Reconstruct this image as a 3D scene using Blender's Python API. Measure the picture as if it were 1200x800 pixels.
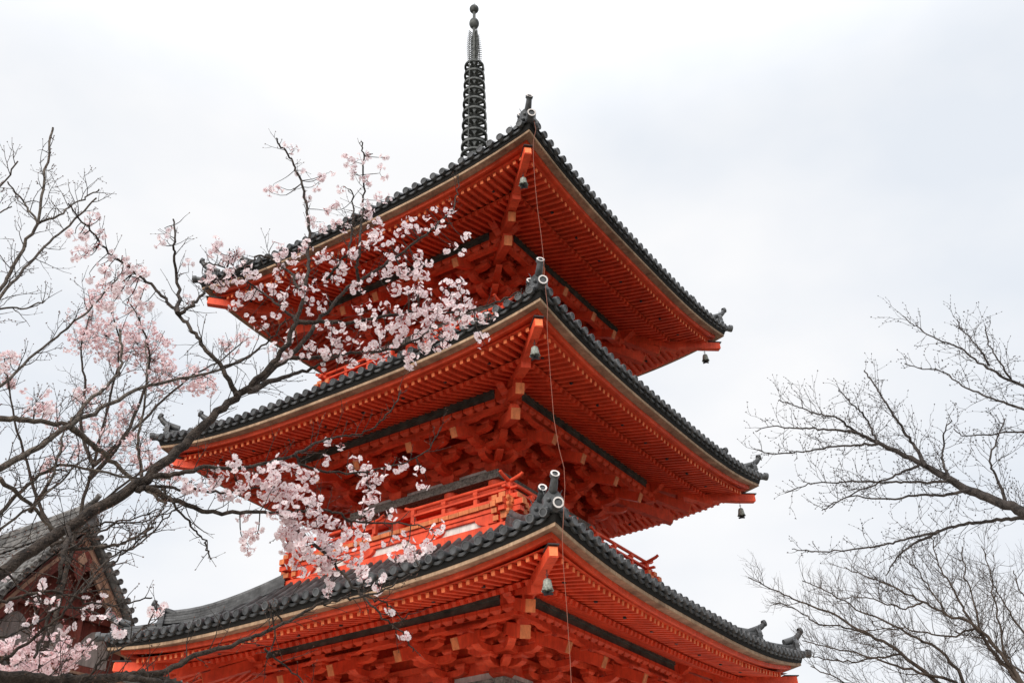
import bpy, math, random
from mathutils import Vector, Matrix, noise

# ---------------------------------------------------------------- scene, camera, light
for o in list(bpy.data.objects):
    bpy.data.objects.remove(o)
sc = bpy.context.scene
COL = sc.collection
PI = math.pi
R2 = math.sqrt(2)

CAM_H = 1.6                      # eye height
CAM = Vector((0.0, -21.754, CAM_H))
CF = Vector((0.03631741, 0.84876974, 0.52751396))
CR = Vector((0.99933808, -0.02973232, -0.02096149))
CU = CR.cross(CF)
FPX = 1198.19                    # focal length in pixels of the 1200 wide photograph
cd = bpy.data.cameras.new("camera")
cam = bpy.data.objects.new("camera", cd)
COL.objects.link(cam)
cd.sensor_fit = 'HORIZONTAL'
cd.sensor_width = 36
cd.lens = 36 * FPX / 1200
cd.clip_start = 0.05
cd.clip_end = 3000
m3 = Matrix((CR, CU, -CF)).transposed()
cam.matrix_world = Matrix.Translation(CAM) @ m3.to_4x4()
sc.camera = cam

SUN_EL, SUN_AZ = math.radians(31), math.radians(-24)   # azimuth measured from -Y (behind the camera), negative = left
sun_dir = Vector((math.sin(SUN_AZ) * math.cos(SUN_EL), -math.cos(SUN_AZ) * math.cos(SUN_EL), math.sin(SUN_EL)))
w = bpy.data.worlds.new("World")
sc.world = w
w.use_nodes = True
nt = w.node_tree
N, L = nt.nodes, nt.links
N.clear()
out = N.new('ShaderNodeOutputWorld')
bg = N.new('ShaderNodeBackground')
bg.inputs['Strength'].default_value = 0.1
sky = N.new('ShaderNodeTexSky')
sky.sky_type = 'NISHITA'
sky.sun_disc = False
sky.sun_elevation = SUN_EL
sky.sun_rotation = math.atan2(sun_dir.x, sun_dir.y)
tc = N.new('ShaderNodeTexCoord')
mp = N.new('ShaderNodeMapping')
mp.inputs['Scale'].default_value = (1.0, 1.0, 1.9)
nz = N.new('ShaderNodeTexNoise')
nz.inputs['Scale'].default_value = 2.3
nz.inputs['Detail'].default_value = 5
nz.inputs['Roughness'].default_value = 0.5
rp = N.new('ShaderNodeValToRGB')
rp.color_ramp.elements[0].position = 0.36
rp.color_ramp.elements[0].color = (0.795, 0.840, 0.905, 1)
rp.color_ramp.elements[1].position = 0.62
rp.color_ramp.elements[1].color = (0.965, 0.967, 0.980, 1)
sep = N.new('ShaderNodeSeparateXYZ')
mr = N.new('ShaderNodeMapRange')           # an overcast sky is brightest overhead
mr.interpolation_type = 'SMOOTHSTEP'
mr.inputs['From Min'].default_value = 0.66
mr.inputs['From Max'].default_value = 1.0
mr.inputs['To Min'].default_value = 9.5
mr.inputs['To Max'].default_value = 24.0
sc_ = N.new('ShaderNodeVectorMath'); sc_.operation = 'SCALE'
mx = N.new('ShaderNodeMix'); mx.data_type = 'RGBA'
mx.inputs['Factor'].default_value = 0.97
L.new(tc.outputs['Generated'], mp.inputs['Vector'])
L.new(mp.outputs['Vector'], nz.inputs['Vector'])
L.new(nz.outputs['Fac'], rp.inputs['Fac'])
L.new(tc.outputs['Generated'], sep.inputs[0])
L.new(sep.outputs['Z'], mr.inputs['Value'])
L.new(rp.outputs['Color'], sc_.inputs[0])
L.new(mr.outputs['Result'], sc_.inputs['Scale'])
L.new(sky.outputs['Color'], mx.inputs[6])
L.new(sc_.outputs['Vector'], mx.inputs[7])
L.new(mx.outputs[2], bg.inputs['Color'])
L.new(bg.outputs['Background'], out.inputs['Surface'])

sd = bpy.data.lights.new("sun", 'SUN')
sd.energy = 3.0
sd.angle = math.radians(40)
sd.color = (1.0, 0.95, 0.88)
so = bpy.data.objects.new("sun", sd)
COL.objects.link(so)
so.rotation_euler = sun_dir.to_track_quat('Z', 'Y').to_euler()
so.location = sun_dir * 60

sc.view_settings.view_transform = 'Standard'
sc.view_settings.look = 'None'
sc.view_settings.exposure = 0.12
sc.view_settings.gamma = 1.0

def pix_ray(px, py):
    v = CF + CR * ((px - 600) / FPX) + CU * ((400 - py) / FPX)
    return v / math.hypot(v.x, v.y)

def at(px, py, dist):
    """world point seen at photo pixel px,py at a horizontal distance from the camera"""
    return CAM + pix_ray(px, py) * dist

# ---------------------------------------------------------------- materials
def mat(name, col, rough=0.6, var=0.12, scale=6.0, bump=0.0, bscale=40.0, col2=None, spec=0.3, metal=0.0,
        stretch=(1, 1, 1), trans=None, detail=6, isl=0.0, streak=0.0):
    m = bpy.data.materials.new(name)
    m.use_nodes = True
    t = m.node_tree
    n, l = t.nodes, t.links
    b = n['Principled BSDF']
    b.inputs['Roughness'].default_value = rough
    b.inputs['Specular IOR Level'].default_value = spec
    b.inputs['Metallic'].default_value = metal
    c = n.new('ShaderNodeTexCoord')
    mpg = n.new('ShaderNodeMapping')
    mpg.inputs['Scale'].default_value = stretch
    l.new(c.outputs['Object'], mpg.inputs['Vector'])
    no = n.new('ShaderNodeTexNoise')
    no.inputs['Scale'].default_value = scale
    no.inputs['Detail'].default_value = detail
    no.inputs['Roughness'].default_value = 0.65
    l.new(mpg.outputs['Vector'], no.inputs['Vector'])
    r = n.new('ShaderNodeValToRGB')
    lo = [max(0, x * (1 - var)) for x in col]
    hi = [min(1, x * (1 + var)) for x in (col2 or col)]
    r.color_ramp.elements[0].position = 0.32
    r.color_ramp.elements[1].position = 0.68
    r.color_ramp.elements[0].color = (*lo, 1)
    r.color_ramp.elements[1].color = (*hi, 1)
    l.new(no.outputs['Fac'], r.inputs['Fac'])
    colour = r.outputs['Color']
    def times(colour, val):
        mm = n.new('ShaderNodeVectorMath'); mm.operation = 'SCALE'
        l.new(colour, mm.inputs[0]); l.new(val, mm.inputs['Scale'])
        return mm.outputs['Vector']
    if isl:                                  # every board, tile or petal its own slight tone
        ge = n.new('ShaderNodeNewGeometry')
        im = n.new('ShaderNodeMapRange')
        im.inputs['To Min'].default_value = 1 - isl; im.inputs['To Max'].default_value = 1 + isl
        l.new(ge.outputs['Random Per Island'], im.inputs['Value'])
        colour = times(colour, im.outputs['Result'])
    if streak:                               # rain streaks and grime
        ms_ = n.new('ShaderNodeMapping'); ms_.inputs['Scale'].default_value = (9, 9, 1.3)
        l.new(c.outputs['Object'], ms_.inputs['Vector'])
        ns = n.new('ShaderNodeTexNoise'); ns.inputs['Scale'].default_value = 1.6; ns.inputs['Detail'].default_value = 8; ns.inputs['Roughness'].default_value = .7
        l.new(ms_.outputs['Vector'], ns.inputs['Vector'])
        sm_ = n.new('ShaderNodeMapRange'); sm_.inputs['From Min'].default_value = .36; sm_.inputs['From Max'].default_value = .60
        sm_.inputs['To Min'].default_value = 1 - streak; sm_.inputs['To Max'].default_value = 1.04
        l.new(ns.outputs['Fac'], sm_.inputs['Value'])
        colour = times(colour, sm_.outputs['Result'])
    l.new(colour, b.inputs['Base Color'])
    if bump:
        nb = n.new('ShaderNodeTexNoise')
        nb.inputs['Scale'].default_value = bscale
        nb.inputs['Detail'].default_value = 4
        l.new(mpg.outputs['Vector'], nb.inputs['Vector'])
        bp = n.new('ShaderNodeBump')
        bp.inputs['Strength'].default_value = bump
        bp.inputs['Distance'].default_value = 0.02
        l.new(nb.outputs['Fac'], bp.inputs['Height'])
        l.new(bp.outputs['Normal'], b.inputs['Normal'])
    if trans:
        tr = n.new('ShaderNodeBsdfTranslucent')
        l.new(colour, tr.inputs['Color'])
        ms = n.new('ShaderNodeMixShader')
        ms.inputs[0].default_value = trans
        o_ = [x for x in n if x.type == 'OUTPUT_MATERIAL'][0]
        l.new(b.outputs[0], ms.inputs[1])
        l.new(tr.outputs[0], ms.inputs[2])
        l.new(ms.outputs[0], o_.inputs['Surface'])
    return m

RED = mat('vermilion_paint', (0.66, 0.064, 0.026), 0.55, 0.14, 3.0, 0.10, 30, col2=(0.76, 0.088, 0.034), isl=0.07, streak=0.17)
ORANGE = mat('yellow_ochre_end_grain', (0.64, 0.185, 0.068), 0.6, 0.15, 8.0, 0.05, isl=0.15, streak=0.3)
PEACH = mat('worn_orange_end_grain', (0.80, 0.20, 0.075), 0.6, 0.2, 14.0, 0.05, isl=0.15)
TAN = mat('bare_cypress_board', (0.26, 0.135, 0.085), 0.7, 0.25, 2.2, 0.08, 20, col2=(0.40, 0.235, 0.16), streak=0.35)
TANEDGE = mat('board_edge_painted_lit', (0.30, 0.185, 0.115), 0.7, 0.22, 2.2, 0.08, 20, col2=(0.42, 0.28, 0.18), streak=0.3)  # eave board's front edge, its light put into a paler colour
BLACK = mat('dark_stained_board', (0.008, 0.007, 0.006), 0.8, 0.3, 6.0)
TILE = mat('smoked_clay_tile', (0.020, 0.022, 0.025), 0.5, 0.40, 5.0, 0.2, 30, col2=(0.064, 0.066, 0.069), spec=0.6, isl=0.38)
TILERIM = mat('worn_tile_rim', (0.12, 0.122, 0.125), 0.5, 0.3, 9.0)
PALE = mat('white_mortar_rim', (0.62, 0.58, 0.56), 0.7, 0.15, 9.0)
DARKBEAM = mat('black_green_painted_beam', (0.050, 0.050, 0.046), 0.6, 0.35, 4.0, 0.05, col2=(0.085, 0.085, 0.076))
GREYBEAM = mat('grey_patterned_beam', (0.085, 0.085, 0.075), 0.7, 0.5, 24.0, 0.05, col2=(0.18, 0.17, 0.15), detail=3)
PLASTER = mat('white_plaster', (0.70, 0.66, 0.62), 0.85, 0.10, 3.0, streak=0.25)
BRONZE = mat('weathered_bronze', (0.050, 0.055, 0.055), 0.6, 0.35, 9.0, 0.1, col2=(0.120, 0.125, 0.120), metal=0.0, spec=0.12)
VERDI = mat('green_patina_bronze', (0.15, 0.175, 0.150), 0.6, 0.35, 14.0, 0.1, col2=(0.32, 0.34, 0.30), metal=0.1)
IRON = mat('dark_iron', (0.03, 0.03, 0.032), 0.5, 0.2)
CABLE = mat('rusty_red_cable', (0.24, 0.085, 0.055), 0.6, 0.2)
STONE = mat('granite', (0.30, 0.29, 0.27), 0.8, 0.25, 12.0, 0.2)
BARK = mat('cherry_bark', (0.012, 0.0085, 0.007), 0.85, 0.45, 26.0, 0.9, 90, col2=(0.048, 0.035, 0.027), stretch=(1, 1, 1))
BARKGREY = mat('grey_lichen_bark', (0.030, 0.023, 0.019), 0.85, 0.45, 26.0, 0.9, 90, col2=(0.12, 0.098, 0.080))
BARKDARK = mat('dark_bark', (0.022, 0.018, 0.017), 0.85, 0.4, 16.0, 0.5, 60, col2=(0.058, 0.048, 0.043))
BARKBROWN = mat('brown_bark', (0.026, 0.019, 0.015), 0.85, 0.4, 9.0, 0.5, 60, col2=(0.065, 0.048, 0.037))
BUD = mat('brown_bud', (0.10, 0.045, 0.030), 0.7, 0.3, 30)
BUDDARK = mat('dark_bud', (0.045, 0.036, 0.034), 0.7, 0.3, 30)
PETAL = mat('pale_pink_petal', (0.89, 0.755, 0.775), 0.7, 0.03, 9.0, col2=(0.93, 0.845, 0.855), trans=0.5)
PETALPINK = mat('pink_petal', (0.87, 0.68, 0.70), 0.7, 0.05, 5.0, col2=(0.90, 0.77, 0.78), trans=0.5)
HEART = mat('deep_pink_heart', (0.50, 0.20, 0.20), 0.7, 0.2, 20)
DULLPLASTER = mat('dusty_plaster', (0.30, 0.255, 0.235), 0.85, 0.15, 3.0, streak=0.35)
PINKTAN = mat('faded_pinkish_board', (0.20, 0.105, 0.075), 0.75, 0.2, 3.0, 0.1, col2=(0.28, 0.165, 0.12), streak=0.3)
BROWNRED = mat('faded_maroon_paint', (0.15, 0.030, 0.022), 0.7, 0.25, 3.0, 0.1, col2=(0.175, 0.040, 0.027), isl=0.1, streak=0.4)
HALLTILE = mat('weathered_hall_tile', (0.045, 0.042, 0.040), 0.55, 0.45, 4.0, 0.2, 30, col2=(0.13, 0.122, 0.115), spec=0.4, isl=0.30)
GRAVEL = mat('pale_gravel_and_dark_earth', (0.43, 0.385, 0.32), 0.95, 0.12, 3.0, 0.5, 60, col2=(0.50, 0.45, 0.385))  # pale tone set for light thrown up under the eaves
def court(m):
    """pale gravel round the pagoda, unseen and sized to bounce light under the eaves, dark earth and undergrowth beyond"""
    t = m.node_tree; n, l = t.nodes, t.links
    b = n['Principled BSDF']; c = n.new('ShaderNodeTexCoord')
    ln = n.new('ShaderNodeVectorMath'); ln.operation = 'LENGTH'
    l.new(c.outputs['Object'], ln.inputs[0])
    no = n.new('ShaderNodeTexNoise'); no.inputs['Scale'].default_value = .25
    l.new(c.outputs['Object'], no.inputs['Vector'])
    ad = n.new('ShaderNodeMath'); ad.operation = 'MULTIPLY_ADD'
    l.new(no.outputs['Fac'], ad.inputs[0]); ad.inputs[1].default_value = 6; l.new(ln.outputs['Value'], ad.inputs[2])
    mr_ = n.new('ShaderNodeMapRange'); mr_.inputs['From Min'].default_value = 20.0; mr_.inputs['From Max'].default_value = 24.0
    l.new(ad.outputs[0], mr_.inputs['Value'])
    mx_ = n.new('ShaderNodeMix'); mx_.data_type = 'RGBA'
    l.new(mr_.outputs['Result'], mx_.inputs['Factor'])
    l.new(b.inputs['Base Color'].links[0].from_socket, mx_.inputs[6])
    mx_.inputs[7].default_value = (.075, .068, .050, 1)
    l.new(mx_.outputs[2], b.inputs['Base Color'])
court(GRAVEL)

# ---------------------------------------------------------------- mesh builder
class MB:
    def __init__(self):
        self.v = []; self.f = []; self.mi = []; self.mats = []; self.sm = []
    def m(self, material):
        if material not in self.mats:
            self.mats.append(material)
        return self.mats.index(material)
    def add(self, vs, fs, material, smooth=False):
        o = len(self.v); k = self.m(material)
        self.v.extend(tuple(p) for p in vs)
        for f in fs:
            self.f.append([i + o for i in f]); self.mi.append(k); self.sm.append(smooth)
    def box8(self, p, material):           # p: 4 bottom then 4 top, both counterclockwise from above
        self.add(p, [(3, 2, 1, 0), (4, 5, 6, 7), (0, 1, 5, 4), (1, 2, 6, 5), (2, 3, 7, 6), (3, 0, 4, 7)], material)
    def beam(self, a, b, wd, h, material, up=Vector((0, 0, 1)), anchor=0.0, endcap=None, capt=0.012):
        """box from a to b; anchor 0 = centred in height, 1 = a,b on its underside"""
        a, b = Vector(a), Vector(b)
        d = (b - a).normalized()
        s = d.cross(up).normalized()
        u = s.cross(d).normalized()
        lo = (-0.5 + 0.5 * anchor) * h; hi = lo + h
        def ring(p):
            return [p - s * wd / 2 + u * lo, p + s * wd / 2 + u * lo, p + s * wd / 2 + u * hi, p - s * wd / 2 + u * hi]
        vs = ring(a) + ring(b)
        self.add(vs, [(0, 1, 2, 3), (7, 6, 5, 4), (1, 0, 4, 5), (2, 1, 5, 6), (3, 2, 6, 7), (0, 3, 7, 4)], material)
        if endcap:
            r = ring(b + d * 0.001); r2 = ring(b + d * capt)
            sh = [p + (b - p) * 0.0 for p in r]
            self.add(sh + r2, [(0, 1, 2, 3), (7, 6, 5, 4), (1, 0, 4, 5), (2, 1, 5, 6), (3, 2, 6, 7), (0, 3, 7, 4)], endcap)
    def tube(self, pts, rad, n, material, cap=True, smooth=True):
        pts = [Vector(p) for p in pts]
        k = len(pts)
        if not hasattr(rad, '__len__'): rad = [rad] * k
        vs = []; prev = None
        for i, p in enumerate(pts):
            t = (pts[min(i + 1, k - 1)] - pts[max(i - 1, 0)])
            if t.length < 1e-9: t = Vector((0, 0, 1))
            t.normalize()
            if prev is None:
                ref = Vector((0, 0, 1)) if abs(t.z) < 0.9 else Vector((1, 0, 0))
                s = t.cross(ref).normalized()
            else:
                s = (prev - t * prev.dot(t))
                s = s.normalized() if s.length > 1e-6 else t.orthogonal().normalized()
            prev = s
            u = t.cross(s)
            for j in range(n):
                a = 2 * PI * j / n
                vs.append(p + (s * math.cos(a) + u * math.sin(a)) * rad[i])
        fs = []
        for i in range(k - 1):
            for j in range(n):
                j2 = (j + 1) % n
                fs.append((i * n + j, i * n + j2, (i + 1) * n + j2, (i + 1) * n + j))
        self.add(vs, fs, material, smooth)
        if cap:
            self.add([vs[j] for j in range(n)], [tuple(reversed(range(n)))], material)
            self.add([vs[(k - 1) * n + j] for j in range(n)], [tuple(range(n))], material)
    def lathe(self, prof, n, material, origin=(0, 0, 0), axis=Vector((0, 0, 1)), smooth=True):
        o = Vector(origin); ax = Vector(axis).normalized()
        s = ax.orthogonal().normalized(); u = ax.cross(s)
        vs = []
        for r, z in prof:
            for j in range(n):
                a = 2 * PI * j / n
                vs.append(o + ax * z + (s * math.cos(a) + u * math.sin(a)) * r)
        fs = []
        for i in range(len(prof) - 1):
            for j in range(n):
                j2 = (j + 1) % n
                fs.append((i * n + j, i * n + j2, (i + 1) * n + j2, (i + 1) * n + j))
        self.add(vs, fs, material, smooth)
    def disc(self, c, nrm, r, n, material):
        c = Vector(c); ax = Vector(nrm).normalized(); s = ax.orthogonal().normalized(); u = ax.cross(s)
        self.add([c + (s * math.cos(2 * PI * j / n) + u * math.sin(2 * PI * j / n)) * r for j in range(n)], [tuple(range(n))], material)
    def prism(self, poly, mapf, t0, t1, material):
        """2D polygon extruded between t0 and t1; mapf(a,b,t) -> point"""
        n = len(poly)
        vs = [mapf(a, b, t0) for a, b in poly] + [mapf(a, b, t1) for a, b in poly]
        fs = [tuple(range(n)), tuple(reversed(range(n, 2 * n)))]
        for i in range(n):
            j = (i + 1) % n
            fs.append((j, i, n + i, n + j))
        self.add(vs, fs, material)
    def build(self, name, parent=None, fix=True):
        me = bpy.data.meshes.new(name)
        me.from_pydata([tuple(p) for p in self.v], [], self.f)
        for mm in self.mats: me.materials.append(mm)
        me.polygons.foreach_set('material_index', self.mi)
        me.polygons.foreach_set('use_smooth', self.sm)
        me.update()
        o = bpy.data.objects.new(name, me)
        COL.objects.link(o)
        if parent: o.parent = parent
        return o

def smooth(pts, sub=4):
    out_ = []
    n = len(pts)
    for i in range(n - 1):
        p0 = pts[max(i - 1, 0)]; p1 = pts[i]; p2 = pts[i + 1]; p3 = pts[min(i + 2, n - 1)]
        for k in range(sub):
            t = k / sub
            out_.append(0.5 * ((2 * p1) + (p2 - p0) * t + (2 * p0 - 5 * p1 + 4 * p2 - p3) * t * t + (3 * p1 - p0 - 3 * p2 + p3) * t ** 3))
    out_.append(pts[-1])
    return out_

def tag(o, label=None, cat=None, group=None, kind=None):
    for k, v in (('label', label), ('category', cat), ('group', group), ('kind', kind)):
        if v: o[k] = v
    return o
def empty(name, loc, rz=0.0):
    o = bpy.data.objects.new(name, None)
    COL.objects.link(o)
    o.empty_display_size = 0.3
    o.location = loc
    o.rotation_euler = (0, 0, rz)
    return o

# ---------------------------------------------------------------- ground
g = MB()
rng = random.Random(1)
NG = 60
gv, gf = [], []
for i in range(NG + 1):
    for j in range(NG + 1):
        a = (i / NG * 2 - 1); b = (j / NG * 2 - 1)
        x = 900 * a * abs(a) ** 1.5; y = 900 * b * abs(b) ** 1.5
        dd = math.hypot(x, y)
        z = -0.0 + max(0, dd - 80) * 0.012 * (noise.noise(Vector((x * 0.01, y * 0.01, 0))))
        gv.append((x, y, z))
for i in range(NG):
    for j in range(NG):
        k = i * (NG + 1) + j
        gf.append((k, k + NG + 1, k + NG + 2, k + 1))
g.add(gv, gf, GRAVEL)
tag(g.build('ground'), kind='structure')

# ================================================================ PAGODA
ROT = -0.62111
root = empty('pagoda', (0, 0, 0), ROT)
tag(root, 'three-storey vermilion pagoda with dark tiled roofs, deep red eaves and a bronze finial', 'pagoda')
def side(k, x, d, z):
    """k 0: front-left face, 1: front-right face, 2, 3: the hidden ones"""
    if k == 0: return Vector((x, -d, z))
    if k == 1: return Vector((d, x, z))
    if k == 2: return Vector((-x, d, z))
    return Vector((-d, -x, z))
def diag(k, r, z, off=0.0):
    """corner k: 0 near, 1 right, 2 back, 3 left"""
    a = -PI / 4 + k * PI / 2
    return Vector((math.cos(a) * r - math.sin(a) * off, math.sin(a) * r + math.cos(a) * off, z))

S = []                                   # one record per storey, heights above the ground
for (W, H, lift, sp, zp, sb, bay, zg, stip, ztip, top_d, top_z) in (
    (5.20, 5.814, .36, 3.13, 5.47, 2.07, .80, 4.57, 3.45, 4.80, 2.86, 6.98),
    (4.972, 10.117, .37, 2.96, 9.67, 1.82, .70, 8.77, 3.22, 9.02, 2.60, 11.28),
    (4.75, 14.407, .39, 2.69, 13.88, 1.65, .65, 12.99, 3.00, 13.35, 0.42, 17.75)):
    S.append(dict(W=W, H=H + CAM_H, lift=lift, sp=sp, zp=zp + CAM_H, sb=sb, bay=bay, zg=zg + CAM_H, stip=stip,
                  ztip=ztip + CAM_H, td=top_d, tz=top_z + CAM_H))

def lift3(s, t): return s['lift'] * (abs(t) ** 3)

def sweep_ring(mb, s, poly, material, nseg=28, closed=True):
    """closed polygon of (d offset from W, z offset from the corner-less eave) swept round all four sides with mitred corners"""
    n = len(poly); Hm = s['H'] - s['lift']
    for k in range(4):
        vs = []
        for i in range(nseg + 1):
            t = -1 + 2 * i / nseg
            t = math.copysign(abs(t) ** 0.8, t)
            for (do, zo) in poly:
                d = s['W'] + do
                vs.append(side(k, t * d, d, Hm + zo + lift3(s, t)))
        fs = []
        for i in range(nseg):
            for j in range(n):
                j2 = (j + 1) % n
                fs.append((i * n + j, i * n + j2, (i + 1) * n + j2, (i + 1) * n + j))
        mb.add(vs, fs, material)

def roof_z(s, x, d):
    W = s['W'] + 0.10; Hm = s['H'] - s['lift'] + 0.15
    u = max(0.0, (W - d) / (W - s['td']))
    q = 0.36 if s['td'] > 1 else 0.62
    zb = Hm + (s['tz'] - Hm) * (q * u + (1 - q) * u * u)
    t = min(1.0, abs(x) / max(d, 1e-3))
    return zb + s['lift'] * t ** 3 * (max(0.0, (d - s['td'] * 0.6)) / (W - s['td'] * 0.6)) ** 1.5

TILE_SP = 0.242
def build_roof(si):
    s = S[si]; W = s['W']; mb = MB()
    We = W + 0.10
    ntile = int(2 * (We - 0.12) / TILE_SP / 2)
    nd = 10
    for k in range(4):
        # broad flat-tile surface, slightly dished between the round tile rows, with stepped courses near the eave
        xs = [i * TILE_SP / 2 for i in range(-2 * ntile - 1, 2 * ntile + 2)]
        ds = [s['td'] + (We - s['td']) * (j / nd) for j in range(nd + 1)]
        for j in range(nd):
            d0, d1 = ds[j], ds[j + 1]
            nx = max(4, int(2 * d1 / TILE_SP) * 2)
            vs = []; fs = []
            for i in range(nx + 1):
                t = -1 + 2 * i / nx
                for d in (d0, d1):
                    x = t * d
                    vs.append(side(k, x, d, roof_z(s, x, d)))
            for i in range(nx):
                fs.append((i * 2, i * 2 + 1, i * 2 + 3, i * 2 + 2))
            mb.add(vs, fs, TILE)
        # eave edge closing strip under the tiles, scalloped flat-tile fronts
        for i in range(-ntile, ntile + 1):
            x = i * TILE_SP
            dmin = max(abs(x) + 0.05, s['td'])
            if dmin < We - 0.05:
                m_ = 7
                pts = []
                for j in range(m_ + 1):
                    d = We + 0.02 - (We + 0.02 - dmin) * j / m_
                    pts.append(side(k, x, d, roof_z(s, x, min(d, We)) + 0.035 + rng.uniform(-.004, .004)))
                mb.tube(pts, 0.072 + rng.uniform(-.003, .003), 8, TILE)
                # round end cap with a raised rim
                p0 = pts[0]; n_ = side(k, 0, 1, 0.0); n_.z = -0.12 + rng.uniform(-.05, .05); n_.normalize()
                mb.lathe([(0.0, 0.020), (0.054, 0.020), (0.058, 0.027), (0.074, 0.027), (0.079, 0.015), (0.079, -0.05), (0.07, -0.05)], 14, TILE, p0, n_, smooth=False)
                mb.lathe([(0.059, 0.0275), (0.072, 0.0275)], 14, TILERIM if rng.random() < .35 else TILE, p0 + n_ * 0.001, n_, smooth=False)
                # tile joints on the round rows
                for jj in (1, 2, 3, 4):
                    d = We - 0.30 * jj
                    if d > dmin + 0.05:
                        pc = side(k, x, d, roof_z(s, x, d) + 0.035)
                        pd = side(k, x, d - 0.035, roof_z(s, x, d - 0.035) + 0.035)
                        mb.tube([pc, pd], 0.079, 8, TILE)
            # concave flat-tile front between this row and the next
            if i < ntile:
                xa, xb = x, x + TILE_SP
                vs = []
                for q in range(7):
                    t = q / 6; xx = xa + (xb - xa) * t
                    d = We - 0.03
                    zt = roof_z(s, xx, We) - 0.045 * math.sin(PI * t) + 0.02
                    vs.append(side(k, xx, d, zt)); vs.append(side(k, xx, d, zt - 0.055)); vs.append(side(k, xx, d - 0.4, zt + 0.16)); vs.append(side(k, xx, d - 0.2, zt - 0.055))
                fs = []
                for q in range(6):
                    a = q * 4; b = a + 4
                    fs += [(a, a + 1, b + 1, b), (a + 2, a, b, b + 2), (a + 1, a + 3, b + 3, b + 1)]
                mb.add(vs, fs, TILE)
    roof = mb.build('roof', root)
    # boards under the tiles
    eb = MB()
    sweep_ring(eb, s, [(-0.02, -0.003), (-0.02, -0.062), (-0.22, -0.062), (-0.22, -0.003)], TAN)  # underside of the board, browner colour standing in for its shade
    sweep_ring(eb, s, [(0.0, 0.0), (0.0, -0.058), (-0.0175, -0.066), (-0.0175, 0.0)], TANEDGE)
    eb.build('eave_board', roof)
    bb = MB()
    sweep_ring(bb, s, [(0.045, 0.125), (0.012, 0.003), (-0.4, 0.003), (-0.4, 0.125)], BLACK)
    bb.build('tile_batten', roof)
    kb = MB()
    sweep_ring(kb, s, [(-0.175, -0.0645), (-0.19, -0.145), (-0.37, -0.145), (-0.37, -0.0645)], RED)
    kb.build('eave_trim', roof)
    return roof

def raf_shift(s, x, d):
    return s['lift'] * (abs(x) / s['W']) ** 3 * max(0.0, min(1.0, (d - s['sp'] * 0.75) / (s['W'] - s['sp'] * 0.75)))

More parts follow.
